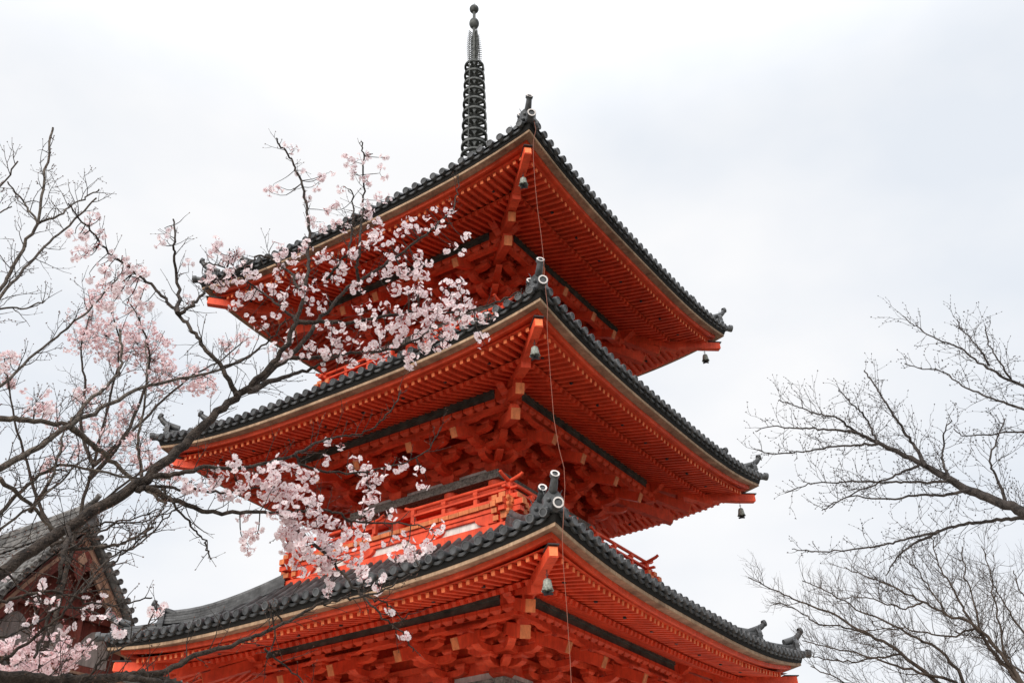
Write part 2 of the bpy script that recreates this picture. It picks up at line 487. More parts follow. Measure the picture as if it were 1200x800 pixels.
def build_rafters(si, roof):
    s = S[si]; Hm = s['H'] - s['lift']
    dt = s['W'] - 0.33                       # flying tip
    zt = Hm - 0.142                          # flying rafter top at tip
    db = s['sp'] + 1.02                      # base rafter tip
    zpt = s['zp'] + 0.24                     # purlin top
    fl_sl = 0.20
    zf_in = zt + fl_sl * (dt - db)           # flying top at base tip
    zb_tip_top = zf_in - 0.085 - 0.03        # base rafter top at its tip
    b_sl = (zpt + 0.085 - zb_tip_top) / (db - s['sp'])
    sp_ = 0.163
    n = int((s['W'] - 0.40) / sp_)
    s['hip'] = (dt, zt, db, zf_in, zb_tip_top, b_sl)
    h = 0.085; wd = 0.068
    for k in range(4):
        mb = MB()
        for i in range(-n, n + 1):
            x = (i + 0.5) * sp_ + rng.uniform(-.007, .007)
            if abs(x) > s['W'] - 0.42: continue
            # flying rafter
            d0 = max(db - 0.12, abs(x) + 0.02)
            if dt - d0 > 0.04:
                a = side(k, x, d0, zt + fl_sl * (dt - d0) + raf_shift(s, x, d0) - h / 2)
                b = side(k, x + rng.uniform(-.004, .004), dt + rng.uniform(-.012, .008), zt + raf_shift(s, x, dt) - h / 2 + rng.uniform(-.006, .003))
                mb.beam(a, b, wd, h, RED)
                # pale end grain
                n_ = (b - a).normalized()
                mb.beam(b + n_ * 0.001, b + n_ * 0.008, wd * 0.96, h * 0.96, PEACH)
            d0 = max(s['sb'], abs(x) + 0.02)
            if db - d0 > 0.04:
                a = side(k, x, d0, zb_tip_top + b_sl * (db - d0) + raf_shift(s, x, d0) - h / 2)
                b = side(k, x, db, zb_tip_top + raf_shift(s, x, db) - h / 2)
                mb.beam(a, b, wd + .006, h, RED)
        mb.build('rafter_row', roof)
    # thin strip on the base rafters that carries the flying rafters
    ks = MB()
    for k in range(4):
        vs = []; fs = []
        for i in range(25):
            t = -1 + 2 * i / 24
            for (d, z) in ((db - .035, zf_in - .075), (db - .035, zb_tip_top + .002), (db - .13, zb_tip_top + .025), (db - .13, zf_in - .06)):
                x = t * d
                vs.append(side(k, x, d, z + raf_shift(s, x, d)))
        for i in range(24):
            for j in range(4):
                j2 = (j + 1) % 4
                fs.append((i * 4 + j, i * 4 + j2, i * 4 + 4 + j2, i * 4 + 4 + j))
        ks.add(vs, fs, RED)
    ks.build('rafter_batten', roof)
    # boarded soffit just above the rafters
    sf = MB()
    for k in range(4):
        for (da, dbb, za, zb, nn) in ((db - 0.05, s['W'] - 0.25, zt + fl_sl * (dt - db + 0.05), zt - 0.02, 24),
                                      (s['sb'], db + 0.02, zb_tip_top + b_sl * (db - s['sb']), zb_tip_top - 0.0, 24)):
            vs = []; fs = []
            for i in range(nn + 1):
                t = -1 + 2 * i / nn
                for d, z in ((da, za), (dbb, zb)):
                    x = t * d
                    vs.append(side(k, x, d, z + raf_shift(s, x, d) + 0.004))
            for i in range(nn):
                fs.append((2 * i, 2 * i + 2, 2 * i + 3, 2 * i + 1))
            sf.add(vs, fs, RED)
            # iron nail pegs seen as dark dots
        for i in range(-4, 5):
            x = i * 1.02 + 0.3
            d = dt - 0.40
            if abs(x) < d - .1:
                p = side(k, x, d, zt + fl_sl * 0.40 + raf_shift(s, x, d) - h - 0.012)
                sf.beam(p + Vector((0, 0, -.006)), p + Vector((0, 0, .03)), .05, .05, IRON, up=Vector((1, 0, 0)))
    sf.build('soffit', roof)
    # hip rafters
    for c in range(4):
        mb = MB()
        rt = s['W'] * R2 - 0.19
        HD = 0.175
        rb = db * R2 + 0.10
        # flying hip rafter in three bending pieces, rising to the tip
        def hipz(r):
            d = r / R2
            if d >= db: z = zt + fl_sl * (dt - d)
            else: z = zb_tip_top + b_sl * (db - d)
            return z + raf_shift(s, min(d, s['W']), d)
        rs = [rb - 0.35, rb + 0.2 * (rt - rb), rb + 0.6 * (rt - rb), rt]
        for a, b in zip(rs[:-1], rs[1:]):
            mb.beam(diag(c, a, hipz(a) - HD), diag(c, b, hipz(b) - HD), 0.15, 0.18, RED)
        # copper-edged cover on the tip
        e = diag(c, rt, hipz(rt) - HD); q = (diag(c, rt, hipz(rt)) - diag(c, rs[2], hipz(rs[2]))).normalized()
        mb.beam(e + q * 0.001, e + q * 0.012, 0.13, 0.145, PEACH)
        mb.beam(e - q * 0.30 + Vector((0, 0, .112)), e + q * 0.05 + Vector((0, 0, .102)), 0.18, 0.02, IRON)
        # base hip rafter
        r0 = s['sb'] * R2
        mb.beam(diag(c, r0, hipz(r0) - 0.10), diag(c, rb, hipz(rb) - 0.29), 0.18, 0.22, RED, endcap=RED)
        s.setdefault('hiptip', {})[c] = (rt, hipz(rt), rb, hipz)
        mb.build('hip_rafter', roof)

def build_hip_ridges(si, roof):
    s = S[si]
    for c in range(4):
        mb = MB()
        rtip = (s['W'] + 0.12) * R2
        rmain = rtip - 1.15
        rin = (s['td'] + 0.02) * R2
        def zz(r):
            d = r / R2
            return roof_z(s, min(d, s['W'] + .1), min(d, s['W'] + 0.1))
        def course(ra, rb, h0, h1, wd, m, seg=10, curl=0.0):
            pts = []
            for i in range(seg + 1):
                r = ra + (rb - ra) * i / seg
                t = i / seg
                pts.append((r, zz(r) + curl * max(0, (t - 0.55) / 0.45) ** 2))
            for (r1, z1), (r2, z2) in zip(pts[:-1], pts[1:]):
                mb.beam(diag(c, r1, z1 + (h0 + h1) / 2), diag(c, r2 + .004, z2 + (h0 + h1) / 2), wd, h1 - h0, m)
            return pts
        # main ridge: stacked flat tiles, then a round cover tile
        for i in range(4):
            course(rin, rmain, 0.02 + i * 0.055, 0.02 + i * 0.055 + 0.046, 0.24 - i * 0.02 + (i % 2) * .014, TILE, curl=.10)
        pts = course(rin, rmain, 0.235, 0.245, 0.10, TILE, curl=.10)
        mb.tube([diag(c, r, z + 0.265) for r, z in pts], 0.06, 10, TILE)
        # lower ridge to the corner
        for i in range(2):
            course(rmain + .02, rtip - 0.30, 0.02 + i * 0.055, 0.02 + i * 0.055 + 0.046, 0.22 - i * 0.02, TILE, 6, curl=.03)
        pts2 = course(rmain + .02, rtip - 0.30, 0.125, 0.132, 0.10, TILE, 6, curl=.03)
        mb.tube([diag(c, r, z + 0.155) for r, z in pts2], 0.055, 10, TILE)
        # corner tile pointing out over the tip
        zt = zz(rtip)
        mb.tube([diag(c, rtip - 0.45, zz(rtip - .45) + 0.05), diag(c, rtip - .1, zt + 0.05), diag(c, rtip + 0.06, zt + 0.06)], 0.078, 12, TILE)
        mb.build('hip_ridge', roof)
        # demon-tile plates with the upturned cylinders above them
        for (rr, zb, sc2, horn) in ((rmain, pts[-1][1] - .04, 1.05, 0.16), (rtip - 0.30, pts2[-1][1] - .03, 1.0, 0.24)):
            ob = MB()
            ax = diag(c, 1, 0); sx = Vector((-ax.y, ax.x, 0)); up = Vector((0, 0, 1))
            cen = diag(c, rr + 0.02, zb)
            prof = [(-0.20, -0.08), (-0.22, 0.04), (-0.155, 0.13), (-0.16, 0.24), (-0.085, 0.35), (0, 0.38), (0.085, 0.35), (0.16, 0.24), (0.155, 0.13), (0.22, 0.04), (0.20, -0.08)]
            prof = [(a * sc2, b * sc2) for a, b in prof]
            ob.prism(prof, lambda a, b, t: cen + sx * a + up * b + ax * t, 0.07, -0.03, TILE)
            # brow, cheeks and boss give the plate its relief
            for (a, b, r) in ((-0.075, 0.20, .04), (0.075, 0.20, .04), (0, 0.11, .06), (-0.11, .05, .045), (.11, .05, .045)):
                ob.lathe([(r * sc2, 0), (r * .8 * sc2, .03), (r * .4 * sc2, .05), (0, .055)], 8, TILE, cen + sx * a * sc2 + up * b * sc2 + ax * .068, ax)
            # curled wire prongs against birds
            for sg in (-1, 1):
                q0 = cen + sx * sg * 0.12 * sc2 + up * 0.30 * sc2
                ob.tube([q0, q0 + up * .06 + sx * sg * .02, q0 + up * .11 + sx * sg * .05], [.010, .008, .003], 5, TILE)
            # upturned cylinder
            a0 = cen - ax * 0.22 + up * 0.27 * sc2; a1 = cen + ax * 0.04 + up * 0.36 * sc2; a2 = cen + ax * 0.15 + up * (0.37 * sc2 + horn * .30); a3 = cen + ax * 0.235 + up * (0.37 * sc2 + horn * .80)
            ob.tube(smooth([a0, a1, a2, a3], 3), [0.075, 0.074, 0.072, 0.070, 0.068, 0.065, 0.062, 0.058, 0.056, 0.058], 12, TILE)
            n_ = (a3 - a2).normalized() + ax * 1.1; n_.normalize()
            ob.lathe([(0.0, 0.0), (0.046, 0.0), (0.05, 0.016), (0.074, 0.016), (0.078, 0.0), (0.074, -0.05)], 14, TILE, a3, n_, smooth=False)
            ob.lathe([(0.046, 0.0175), (0.074, 0.0175)], 14, PALE, a3, n_, smooth=False)
            ob.build('ridge_ornament', roof)
        # pale mortar-rimmed round end at the very tip
        tb = MB()
        e = diag(c, rtip + 0.06, zt + 0.06); n_ = diag(c, 1, 0); n_.z = -.1; n_.normalize()
        tb.lathe([(0.0, 0.012), (0.058, 0.012), (0.062, 0.03), (0.090, 0.03), (0.096, 0.014), (0.092, -0.06)], 16, TILE, e, n_, smooth=False)
        tb.lathe([(0.062, 0.0315), (0.088, 0.0315)], 16, PALE, e, n_, smooth=False)
        tb.build('corner_tile', roof)

def masu(mb, k, x, d, z, a=0.16, h=0.10, m=RED, bot=.68):
    b = a * bot
    lo = [side(k, x - b / 2, d - b / 2, z), side(k, x + b / 2, d - b / 2, z), side(k, x + b / 2, d + b / 2, z), side(k, x - b / 2, d + b / 2, z)]
    mid = [side(k, x - a / 2, d - a / 2, z + h * .45), side(k, x + a / 2, d - a / 2, z + h * .45), side(k, x + a / 2, d + a / 2, z + h * .45), side(k, x - a / 2, d + a / 2, z + h * .45)]
    hi = [side(k, x - a / 2, d - a / 2, z + h), side(k, x + a / 2, d - a / 2, z + h), side(k, x + a / 2, d + a / 2, z + h), side(k, x - a / 2, d + a / 2, z + h)]
    vs = lo + mid + hi
    fs = [(0, 1, 2, 3), (11, 10, 9, 8)]
    for o in (0, 4):
        for i in range(4):
            j = (i + 1) % 4
            fs.append((o + j, o + i, o + 4 + i, o + 4 + j))
    mb.add(vs, fs, m)

def boat(L_, h, e=None, keep=.45):
    """profile of a bracket arm with rounded-up lower ends, along u, height b"""
    e = e or min(0.17, L_ * 0.22)
    p = [(-L_ / 2, h), (-L_ / 2, h * 0.55)]
    for i in range(1, 6):
        t = i / 5
        p.append((-L_ / 2 + e * t, h * 0.55 * (1 - math.sin(t * PI / 2))))
    p += [(-a, b) for a, b in reversed(p[1:])]
    p.append((L_ / 2, h))
    q = []
    for a in p:
        if not q or (abs(a[0] - q[-1][0]) > 1e-6 or abs(a[1] - q[-1][1]) > 1e-6): q.append(a)
    return q

def arm_par(mb, k, x, d, z, L_, h=0.12, wd=0.16, m=RED):
    mb.prism(boat(L_, h), lambda a, b, t: side(k, x + a, d + t, z + b), -wd / 2, wd / 2, m)

def arm_out(mb, k, x, d0, d1, z, h=0.12, wd=0.16, m=RED):
    p = [(d0, z + h), (d0, z)]
    e = 0.18
    for i in range(0, 6):
        t = i / 5
        p.append((d1 - e + e * t, z + h * 0.6 * (1 - math.cos(t * PI / 2))))
    p.append((d1, z + h))
    mb.prism(p, lambda a, b, t: side(k, x + t, a, b), -wd / 2, wd / 2, m)

def bracket(mb, s, k, x, corner=False):
    sb, zg = s['sb'], s['zg']
    st = (s['sp'] - sb) / 3
    z = zg
    masu(mb, k, x, sb, z + 0.004, 0.34, 0.17)
    arm_par(mb, k, x, sb, z + 0.17, 0.98)
    arm_out(mb, k, x, sb - 0.15, sb + st + 0.13, z + 0.172)
    for xx in (-0.40, 0, 0.40):
        masu(mb, k, x + xx, sb, z + 0.292, 0.23, 0.09)
    masu(mb, k, x, sb + st, z + 0.293, 0.17, 0.08)
    arm_par(mb, k, x, sb + st, z + 0.373, 0.90)
    arm_out(mb, k, x, sb - 0.1, sb + 2 * st + 0.13, z + 0.371)
    for xx in (-0.36, 0, 0.36):
        masu(mb, k, x + xx, sb + st, z + 0.494, 0.22, 0.09)
    masu(mb, k, x, sb + 2 * st, z + 0.492, 0.16, 0.08)
    arm_par(mb, k, x, sb + 2 * st, z + 0.572, 0.86, 0.11)
    for xx in (-0.34, 0, 0.34):
        masu(mb, k, x + xx, sb + 2 * st, z + 0.683, 0.21, 0.08)
    # tail rafter with ochre end
    h = 0.205; wd = 0.145
    p1 = side(k, x, s['stip'], s['ztip'])
    p0 = side(k, x, sb - 0.25, s['ztip'] + 0.44 * (s['stip'] - sb + 0.25))
    mb.beam(p0, p1, wd, h, RED, anchor=1.0, endcap=ORANGE, capt=0.015)
    # arm above the tail rafter, under the purlin
    zt = s['ztip'] + 0.44 * (s['stip'] - s['sp']) + 0.21
    masu(mb, k, x, s['sp'], zt - 0.02, 0.17, 0.09)
    arm_par(mb, k, x, s['sp'], zt + 0.07, 0.92, 0.11, 0.13)

def build_storey(si):
    s = S[si]; sb, sp, zg, zp = s['sb'], s['sp'], s['zg'], s['zp']
    zbase = {0: 1.05, 1: 7.55 + CAM_H, 2: 11.80 + CAM_H}[si]
    mb = MB()
    # core wall
    i_ = sb - 0.06
    mb.box8([(-i_, -i_, zbase), (i_, -i_, zbase), (i_, i_, zbase), (-i_, i_, zbase), (-i_, -i_, zp + .6), (i_, -i_, zp + .6), (i_, i_, zp + .6), (-i_, i_, zp + .6)], RED)
    storey = mb.build('storey', root)
    cols = (-sb, -s['bay'], s['bay'], sb)
    for k in range(4):
        for a, b in zip(cols[:-1], cols[1:]):
            for (z0, z1) in ((zg + .03, zg + .165), (zbase + .25, zg - .55)):
                if z1 - z0 < .1 or (z0 < zg and a * b < 0): continue
                pl = MB()
                pl.box8([side(k, a + .15, i_, z0), side(k, b - .15, i_, z0), side(k, b - .15, i_ + .02, z0), side(k, a + .15, i_ + .02, z0),
                         side(k, a + .15, i_, z1), side(k, b - .15, i_, z1), side(k, b - .15, i_ + .02, z1), side(k, a + .15, i_ + .02, z1)], PLASTER)
                pl.build('plaster_panel', storey)
    # columns
    done = set()
    for k in range(4):
        for x in cols:
            p = side(k, x, sb, 0)
            key = (round(p.x, 2), round(p.y, 2))
            if key in done: continue
            done.add(key)
            c = MB(); c.tube([(p.x, p.y, zbase), (p.x, p.y, zg - .20)], 0.16, 16, RED)
            c.build('column', storey)
    # grey patterned plate on the columns, and the red tie beams below it
    gb = MB()
    for k in range(4):
        for (d0, d1, z0, z1, m) in ((sb - .15, sb + .20, zg - .20, zg - .115, GREYBEAM), (sb - .16, sb + .16, zg - .112, zg, GREYBEAM), (sb - .1, sb + .17, zg - .50, zg - .36, RED)):
            gb.box8([side(k, -d1, d0, z0), side(k, d1 - (k % 2) * 0.003, d0, z0), side(k, d1, d1, z0), side(k, -d1, d1, z0),
                     side(k, -d1, d0, z1), side(k, d1, d0, z1), side(k, d1, d1, z1), side(k, -d1, d1, z1)] if False else
                    [side(k, -d0, d0, z0), side(k, d0, d0, z0), side(k, d1, d1, z0), side(k, -d1, d1, z0),
                     side(k, -d0, d0, z1), side(k, d0, d0, z1), side(k, d1, d1, z1), side(k, -d1, d1, z1)], m)
    gb.build('plate_beam', storey)
    # brackets
    for k in range(4):
        for x in cols[1:3]:
            b = MB(); bracket(b, s, k, x); b.build('bracket_set', storey)
    for c in range(4):
        b = MB()
        k0 = c; k1 = (c + 1) % 4
        bracket(b, s, k0, sb); bracket(b, s, k1, -sb)
        # diagonal tail rafters, one above the other, and the diagonal arms
        rt = s['stip'] * R2 + 0.10; zt = s['ztip'] - 0.08
        r0 = sb * R2 - 0.2
        b.beam(diag(c, r0, zt + .34 * (rt - r0)), diag(c, rt, zt), 0.175, 0.22, RED, anchor=1.0, endcap=ORANGE, capt=.015)
        b.beam(diag(c, r0, zt + .30 + .34 * (rt + .45 - r0)), diag(c, rt + .45, zt + .30), 0.165, 0.21, RED, anchor=1.0, endcap=ORANGE, capt=.015)
        for (r1, z0) in ((sb * R2 + .55, zg + .174), (sb * R2 + 1.02, zg + .375)):
            p = [(r0, .12), (r0, 0)] + [(r1 - .2 + .2 * i / 5, .12 * .6 * (1 - math.cos(i / 5 * PI / 2))) for i in range(6)] + [(r1, .12)]
            b.prism(p, lambda a, bb, t: diag(c, a, z0 + bb, t), -.07, .07, RED)
        # cushion block between the two diagonal tails
        b.beam(diag(c, rt - .12, zt + .24), diag(c, rt - .12, zt + .34), .18, .18, RED, up=diag(c, 1, 0))
        # post under the hip rafter
        b.beam(diag(c, rt + .28, zt + .55), diag(c, rt + .28, zt + .78), .15, .15, RED, up=diag(c, 1, 0))
        b.build('bracket_set', storey)
    # purlin: a dark beam whose crossing ends are red and scalloped
    pb = MB()
    for k in range(4):
        hw = 0.085
        ext = sp + 0.03
        off = 0.0 if k % 2 == 0 else 0.004
        vs = lambda x, d, z: side(k, x, d, z)
        for (dd0, dd1, z0, z1) in ((-hw, hw, zp + off, zp + .13 + off), (-hw - .035, hw + .035, zp + .13 + off, zp + .22 + off)):
            x1 = sp - 0.30
            pb.box8([vs(-x1, sp + dd0, z0), vs(x1, sp + dd0, z0), vs(x1, sp + dd1, z0), vs(-x1, sp + dd1, z0),
                     vs(-x1, sp + dd0, z1), vs(x1, sp + dd0, z1), vs(x1, sp + dd1, z1), vs(-x1, sp + dd1, z1)], DARKBEAM)
        for sg in (-1, 1):
            pr = MB()
            prof = [(sp - .30, .225), (sp - .30, -.01), (sp + .16, -.012), (sp + .20, .03), (sp + .25, .055), (sp + .29, .06), (sp + .32, .10), (sp + .37, .13), (sp + .41, .135), (sp + .44, .17), (sp + .50, .20), (sp + .55, .21), (sp + .55, .26)]
            prof = [(a, b - (0.0)) for a, b in prof]
            pr.prism(prof, lambda a, b, t: side(k, sg * a, sp + t, zp + b + off), -hw * .98 - .002, hw * .98 + .002, RED)
            pr.build('purlin_end', storey)
    pb.build('purlin', storey)
    # continuous beam with a row of little blocks under the purlin, and inner through beams
    tb = MB()
    for k in range(4):
        st = (sp - sb) / 3
        for (d, z0, h, wd) in ((sp, zp - .215, .085, .13), (sb + 2 * st, zg + .765, .10, .12), (sb + st, zg + .585, .10, .12), (sb, zg + .385, .11, .12)):
            o_ = 0.0 if k % 2 == 0 else 0.003
            tb.beam(side(k, -d - .12, d, z0 + h / 2 + o_), side(k, d + .12, d, z0 + h / 2 + o_), wd, h, RED)
        nb = int(2 * sp / 0.27)
        for i in range(nb + 1):
            x = -sp + .12 + (2 * sp - .24) * i / nb
            masu(tb, k, x, sp, zp - .128, 0.245, 0.126, bot=.52)
        nb = int(2 * (sb + 2 * st) / 0.30)
        for i in range(nb + 1):
            x = -(sb + 2 * st) + .1 + (2 * (sb + 2 * st) - .2) * i / nb
            masu(tb, k, x, sb + 2 * st, zg + .866, 0.22, 0.07, bot=.6)
        # boarded ceiling between wall and purlin
        vs = [side(k, -sb, sb - .1, zp + .30), side(k, sb, sb - .1, zp + .30), side(k, sp, sp + .0, zp + .06), side(k, -sp, sp + .0, zp + .06)]
        tb.add(vs, [(0, 1, 2, 3)], RED)
    tb.build('tie_beam', storey)
    return storey

def build_balcony(si):
    s = S[si]
    z7 = {1: 7.50, 2: 11.76}[si] + CAM_H           # underside of the floor boards
    hs = {1: 2.90, 2: 2.64}[si]
    mb = MB()
    def ringbox(d0, d1, z0, z1, m):
        for k in range(4):
            mb.box8([side(k, -d0, d0, z0), side(k, d0, d0, z0), side(k, d1, d1, z0), side(k, -d1, d1, z0),
                     side(k, -d0, d0, z1), side(k, d0, d0, z1), side(k, d1, d1, z1), side(k, -d1, d1, z1)], m)
    ringbox(hs - .6, hs, z7 - .75, z7 - .335, RED)                # base course
    ringbox(hs - .6, hs - .10, z7 - .334, z7 - .05, PLASTER)      # white plaster behind the blocks
    ringbox(hs - .3, hs - .045, z7 - .150, z7 - .085, RED)
    ringbox(hs - .3, hs - .02, z7 - .083, z7 - .004, RED)
    ringbox(hs - 1.3, hs - .03, z7 + .0, z7 + .085, RED)           # floor
    bal = mb.build('balcony', root)
    bk = MB()
    for k in range(4):
        for x in (-hs + .35, -s['bay'] * 1.25, s['bay'] * 1.25, hs - .35, 0):
            if x == 0:
                # frog-leg strut in the middle
                continue
            pr = [(-.50, .0), (-.50, -.05), (-.42, -.11), (-.20, -.17), (.20, -.17), (.42, -.11), (.50, -.05), (.50, 0)]
            xx = max(-hs + .42, min(hs - .42, x))
            bk.prism([(a * .85, b) for a, b in pr], lambda a, b, t: side(k, xx + a, hs + t, z7 - .152 + b), -.16, -.02, RED)
            masu(bk, k, xx, hs - .07, z7 - .332, .2, .02)
        # floor-board ends, ochre, split by dark joints
        n = int(2 * hs / .232)
        wv = 2 * hs / n
        for i in range(n):
            a = -hs + i * wv + .006; b = -hs + (i + 1) * wv - .006
            z0 = z7 + .004 + rng.uniform(-.004, .004); z1 = z7 + .088
            d1 = hs + .02 + rng.uniform(-.008, .008)
            bk.box8([side(k, a, hs - .12, z0), side(k, b, hs - .12, z0), side(k, b, d1, z0), side(k, a, d1, z0),
                     side(k, a, hs - .12, z1), side(k, b, hs - .12, z1), side(k, b, d1, z1), side(k, a, d1, z1)], ORANGE)
    for c in range(4):
        # crossing beam ends stacked at each corner
        for kk, sg in ((c, 1), ((c + 1) % 4, -1)):
            for (z0, h, ext, m) in ((z7 - .30, .10, .05, ORANGE), (z7 - .165, .10, .13, RED), (z7 - .05, .11, .20, ORANGE), (z7 + .095, .10, .10, ORANGE)):
                zz = z0 + (0.004 if sg > 0 else 0)
                bk.beam(side(kk, sg * (hs - .45), hs - .13, zz + h / 2), side(kk, sg * (hs + ext), hs - .13, zz + h / 2), .14, h, RED if m is RED else RED, endcap=m, capt=.02)
                bk.beam(side(kk, sg * (hs - .45), hs - .33, zz + h / 2), side(kk, sg * (hs + ext * .6), hs - .33, zz + h / 2), .12, h, RED, endcap=ORANGE, capt=.02)
        for z0 in (z7 - .23, z7 - .10, z7 + .03):
            masu(bk, c, hs - .10, hs - .02, z0, .20, .10, ORANGE)
    bk.build('balcony_edge', bal)
    # railings: two runs on every face with an opening in the middle
    rs = hs - .10; zf = z7 + .088
    for k in range(4):
        for sg in (-1, 1):
            r = MB()
            xa, xb = sg * .50, sg * rs
            jit = 0.003 * k
            # ground rail, middle rail, round top rail whose ends curl up
            r.beam(side(k, xa, rs, zf + .055 + jit), side(k, xb + sg * .17, rs, zf + .055 + jit), .10, .075, RED)
            r.beam(side(k, xa, rs, zf + .235 + jit), side(k, xb + sg * .20, rs, zf + .235 + jit), .085, .04, RED)
            zt = zf + .385 + jit
            pts = [side(k, xa - sg * .22, rs, zt + .07), side(k, xa - sg * .12, rs, zt + .02), side(k, xa, rs, zt)]
            for i in range(1, 5): pts.append(side(k, xa + (xb - xa) * i / 4, rs, zt))
            pts += [side(k, xb + sg * .14, rs, zt + .035), side(k, xb + sg * .25, rs, zt + .07), side(k, xb + sg * .31, rs, zt + .105)]
            r.tube(pts, [.034, .036] + [.038] * (len(pts) - 4) + [.036, .032], 10, RED)
            npst = 4
            for i in range(npst):
                x = xa + (xb - xa) * (i / (npst - 1)) * (1 if i < npst - 1 else .999)
                hh = .36
                r.beam(side(k, x, rs, zf + .09), side(k, x, rs, zf + (.20 if i not in (0, npst - 1) else hh)), .085, .085, RED, up=side(k, 1, 0, 0))
                if i not in (0, npst - 1):
                    masu(r, k, x, rs, zf + .262, .10, .085)
            r.build('railing', bal)
    return bal

def build_finial():
    mb = MB()
    zc = CAM_H
    # box and upturned bowl on the roof peak
    q = .46
    mb.box8([(-q, -q, 17.60 + zc), (q, -q, 17.60 + zc), (q, q, 17.60 + zc), (-q, q, 17.60 + zc), (-q, -q, 18.15 + zc), (q, -q, 18.15 + zc), (q, q, 18.15 + zc), (-q, q, 18.15 + zc)], BRONZE)
    mb.lathe([(.40, 18.15 + zc), (.41, 18.22 + zc), (.33, 18.42 + zc), (.16, 18.55 + zc), (.12, 18.62 + zc), (.30, 18.75 + zc), (.36, 18.9 + zc), (.16, 18.86 + zc), (.10, 18.95 + zc)], 24, BRONZE)
    mb.tube([(0, 0, 18.6 + zc), (0, 0, 25.9 + zc)], [.070, .045], 14, BRONZE)
    fin = mb.build('finial', root)
    zs = [19.64, 19.99, 20.40, 20.83, 21.25, 21.66, 22.07, 22.44, 22.83, 23.21]
    for i, z in enumerate(zs[:]):
        r = MB()
        R = .40 - .10 * i / 9
        z += zc
        # ring: thick rim and a nearly solid spoked plate
        r.lathe([(R * .78, z - .02), (R * .97, z - .042), (R, z - .025), (R, z + .025), (R * .97, z + .042), (R * .78, z + .02), (R * .78, z - .02)], 32, BRONZE)
        r.lathe([(.075, z - .20), (.085, z - .19), (.095, z - .10), (.14, z - .05), (.15, z), (.10, z + .05), (.085, z + .17), (.075, z + .19)], 20, BRONZE)
        for j in range(8):
            a = 2 * PI * j / 8 + .2
            d = Vector((math.cos(a), math.sin(a), 0))
            r.beam(d * .15 + Vector((0, 0, z)), d * (R * .85) + Vector((0, 0, z)), .075, .05, BRONZE)
        # hoops joining each ring to the next
        if i < 9:
            R1 = .40 - .10 * (i + 1) / 9
            dz = zs[i + 1] + zc - z
            for j in range(4):
                a = 2 * PI * j / 4 + .17
                d = Vector((math.cos(a), math.sin(a), 0))
                r.tube([d * (R * .98) + Vector((0, 0, z)), d * (R + .015) + Vector((0, 0, z + dz * .3)), d * (R + .005) + Vector((0, 0, z + dz * .65)), d * (R1 * .98) + Vector((0, 0, z + dz))], .014, 6, BRONZE)
        r.build('finial_ring', fin)
    # water flame: four openwork vanes
    for j in range(4):
        v = MB()
        a = PI / 2 * j + PI / 4 + ROT * 0 + .35
        d = Vector((math.cos(a), math.sin(a), 0))
        for i in range(17):
            z = 23.33 + zc + i * .082
            t = i / 16
            Ro = .20 + .075 * math.sin(PI * min(1, t * .8 + .15)) - .02 * t
            v.tube([d * .05 + Vector((0, 0, z)), d * (Ro * .6) + Vector((0, 0, z + .02)), d * Ro + Vector((0, 0, z + .075))], [.016, .015, .010], 5, BRONZE)
            if i % 2 == 0:
                v.tube([d * (Ro * .55) + Vector((0, 0, z)), d * (Ro * .75) + Vector((0, 0, z - .05)), d * (Ro * .95) + Vector((0, 0, z - .02))], .007, 5, BRONZE)
        v.tube([d * .17 + Vector((0, 0, 23.3 + zc)), d * .185 + Vector((0, 0, 24.0 + zc)), d * .15 + Vector((0, 0, 24.66 + zc))], .010, 5, BRONZE)
        v.build('flame_vane', fin)
    for (z, rw, rh) in ((25.12, .155, .21), (25.78, .145, .15)):
        b = MB()
        pr = [(max(.001, rw * math.sin(PI * i / 14)), z + zc - rh * math.cos(PI * i / 14)) for i in range(15)]
        b.lathe(pr, 20, BRONZE)
        if z > 25.5:
            b.lathe([(.05, z + zc + rh * .93), (.02, z + zc + rh + .05), (.012, z + zc + rh + .1), (.001, z + zc + rh + .20)], 10, BRONZE)
        b.build('finial_ball', fin)

for si in range(3):
    rf = build_roof(si)
    build_rafters(si, rf)
    build_hip_ridges(si, rf)
    build_storey(si)
# the left corner of the lowest roof sits a little lower than the others
for o in list(bpy.data.objects):
    if o.type != 'MESH': continue
    top = o
    while top.parent and top.parent.name != 'pagoda': top = top.parent
    if top.name == 'roof':
        for v in o.data.vertices:
            x, y = -v.co.x / 5.2, -v.co.y / 5.2
            if x > 0 and y > 0:
                v.co.z -= 0.12 * min(1.2, x) ** 2 * min(1.2, y) ** 2
build_balcony(1)
build_balcony(2)
build_finial()
# stone podium and doors below the picture's edge
pm = MB()
q = 3.3
pm.box8([(-q, -q, 0), (q, -q, 0), (q, q, 0), (-q, q, 0), (-q, -q, .95), (q, -q, .95), (q, q, .95), (-q, q, .95)], STONE)
q = 3.4
pm.box8([(-q, -q, .953), (q, -q, .953), (q, q, .953), (-q, q, .953), (-q, -q, 1.06), (q, -q, 1.06), (q, q, 1.06), (-q, q, 1.06)], STONE)
pm.build('podium', root)

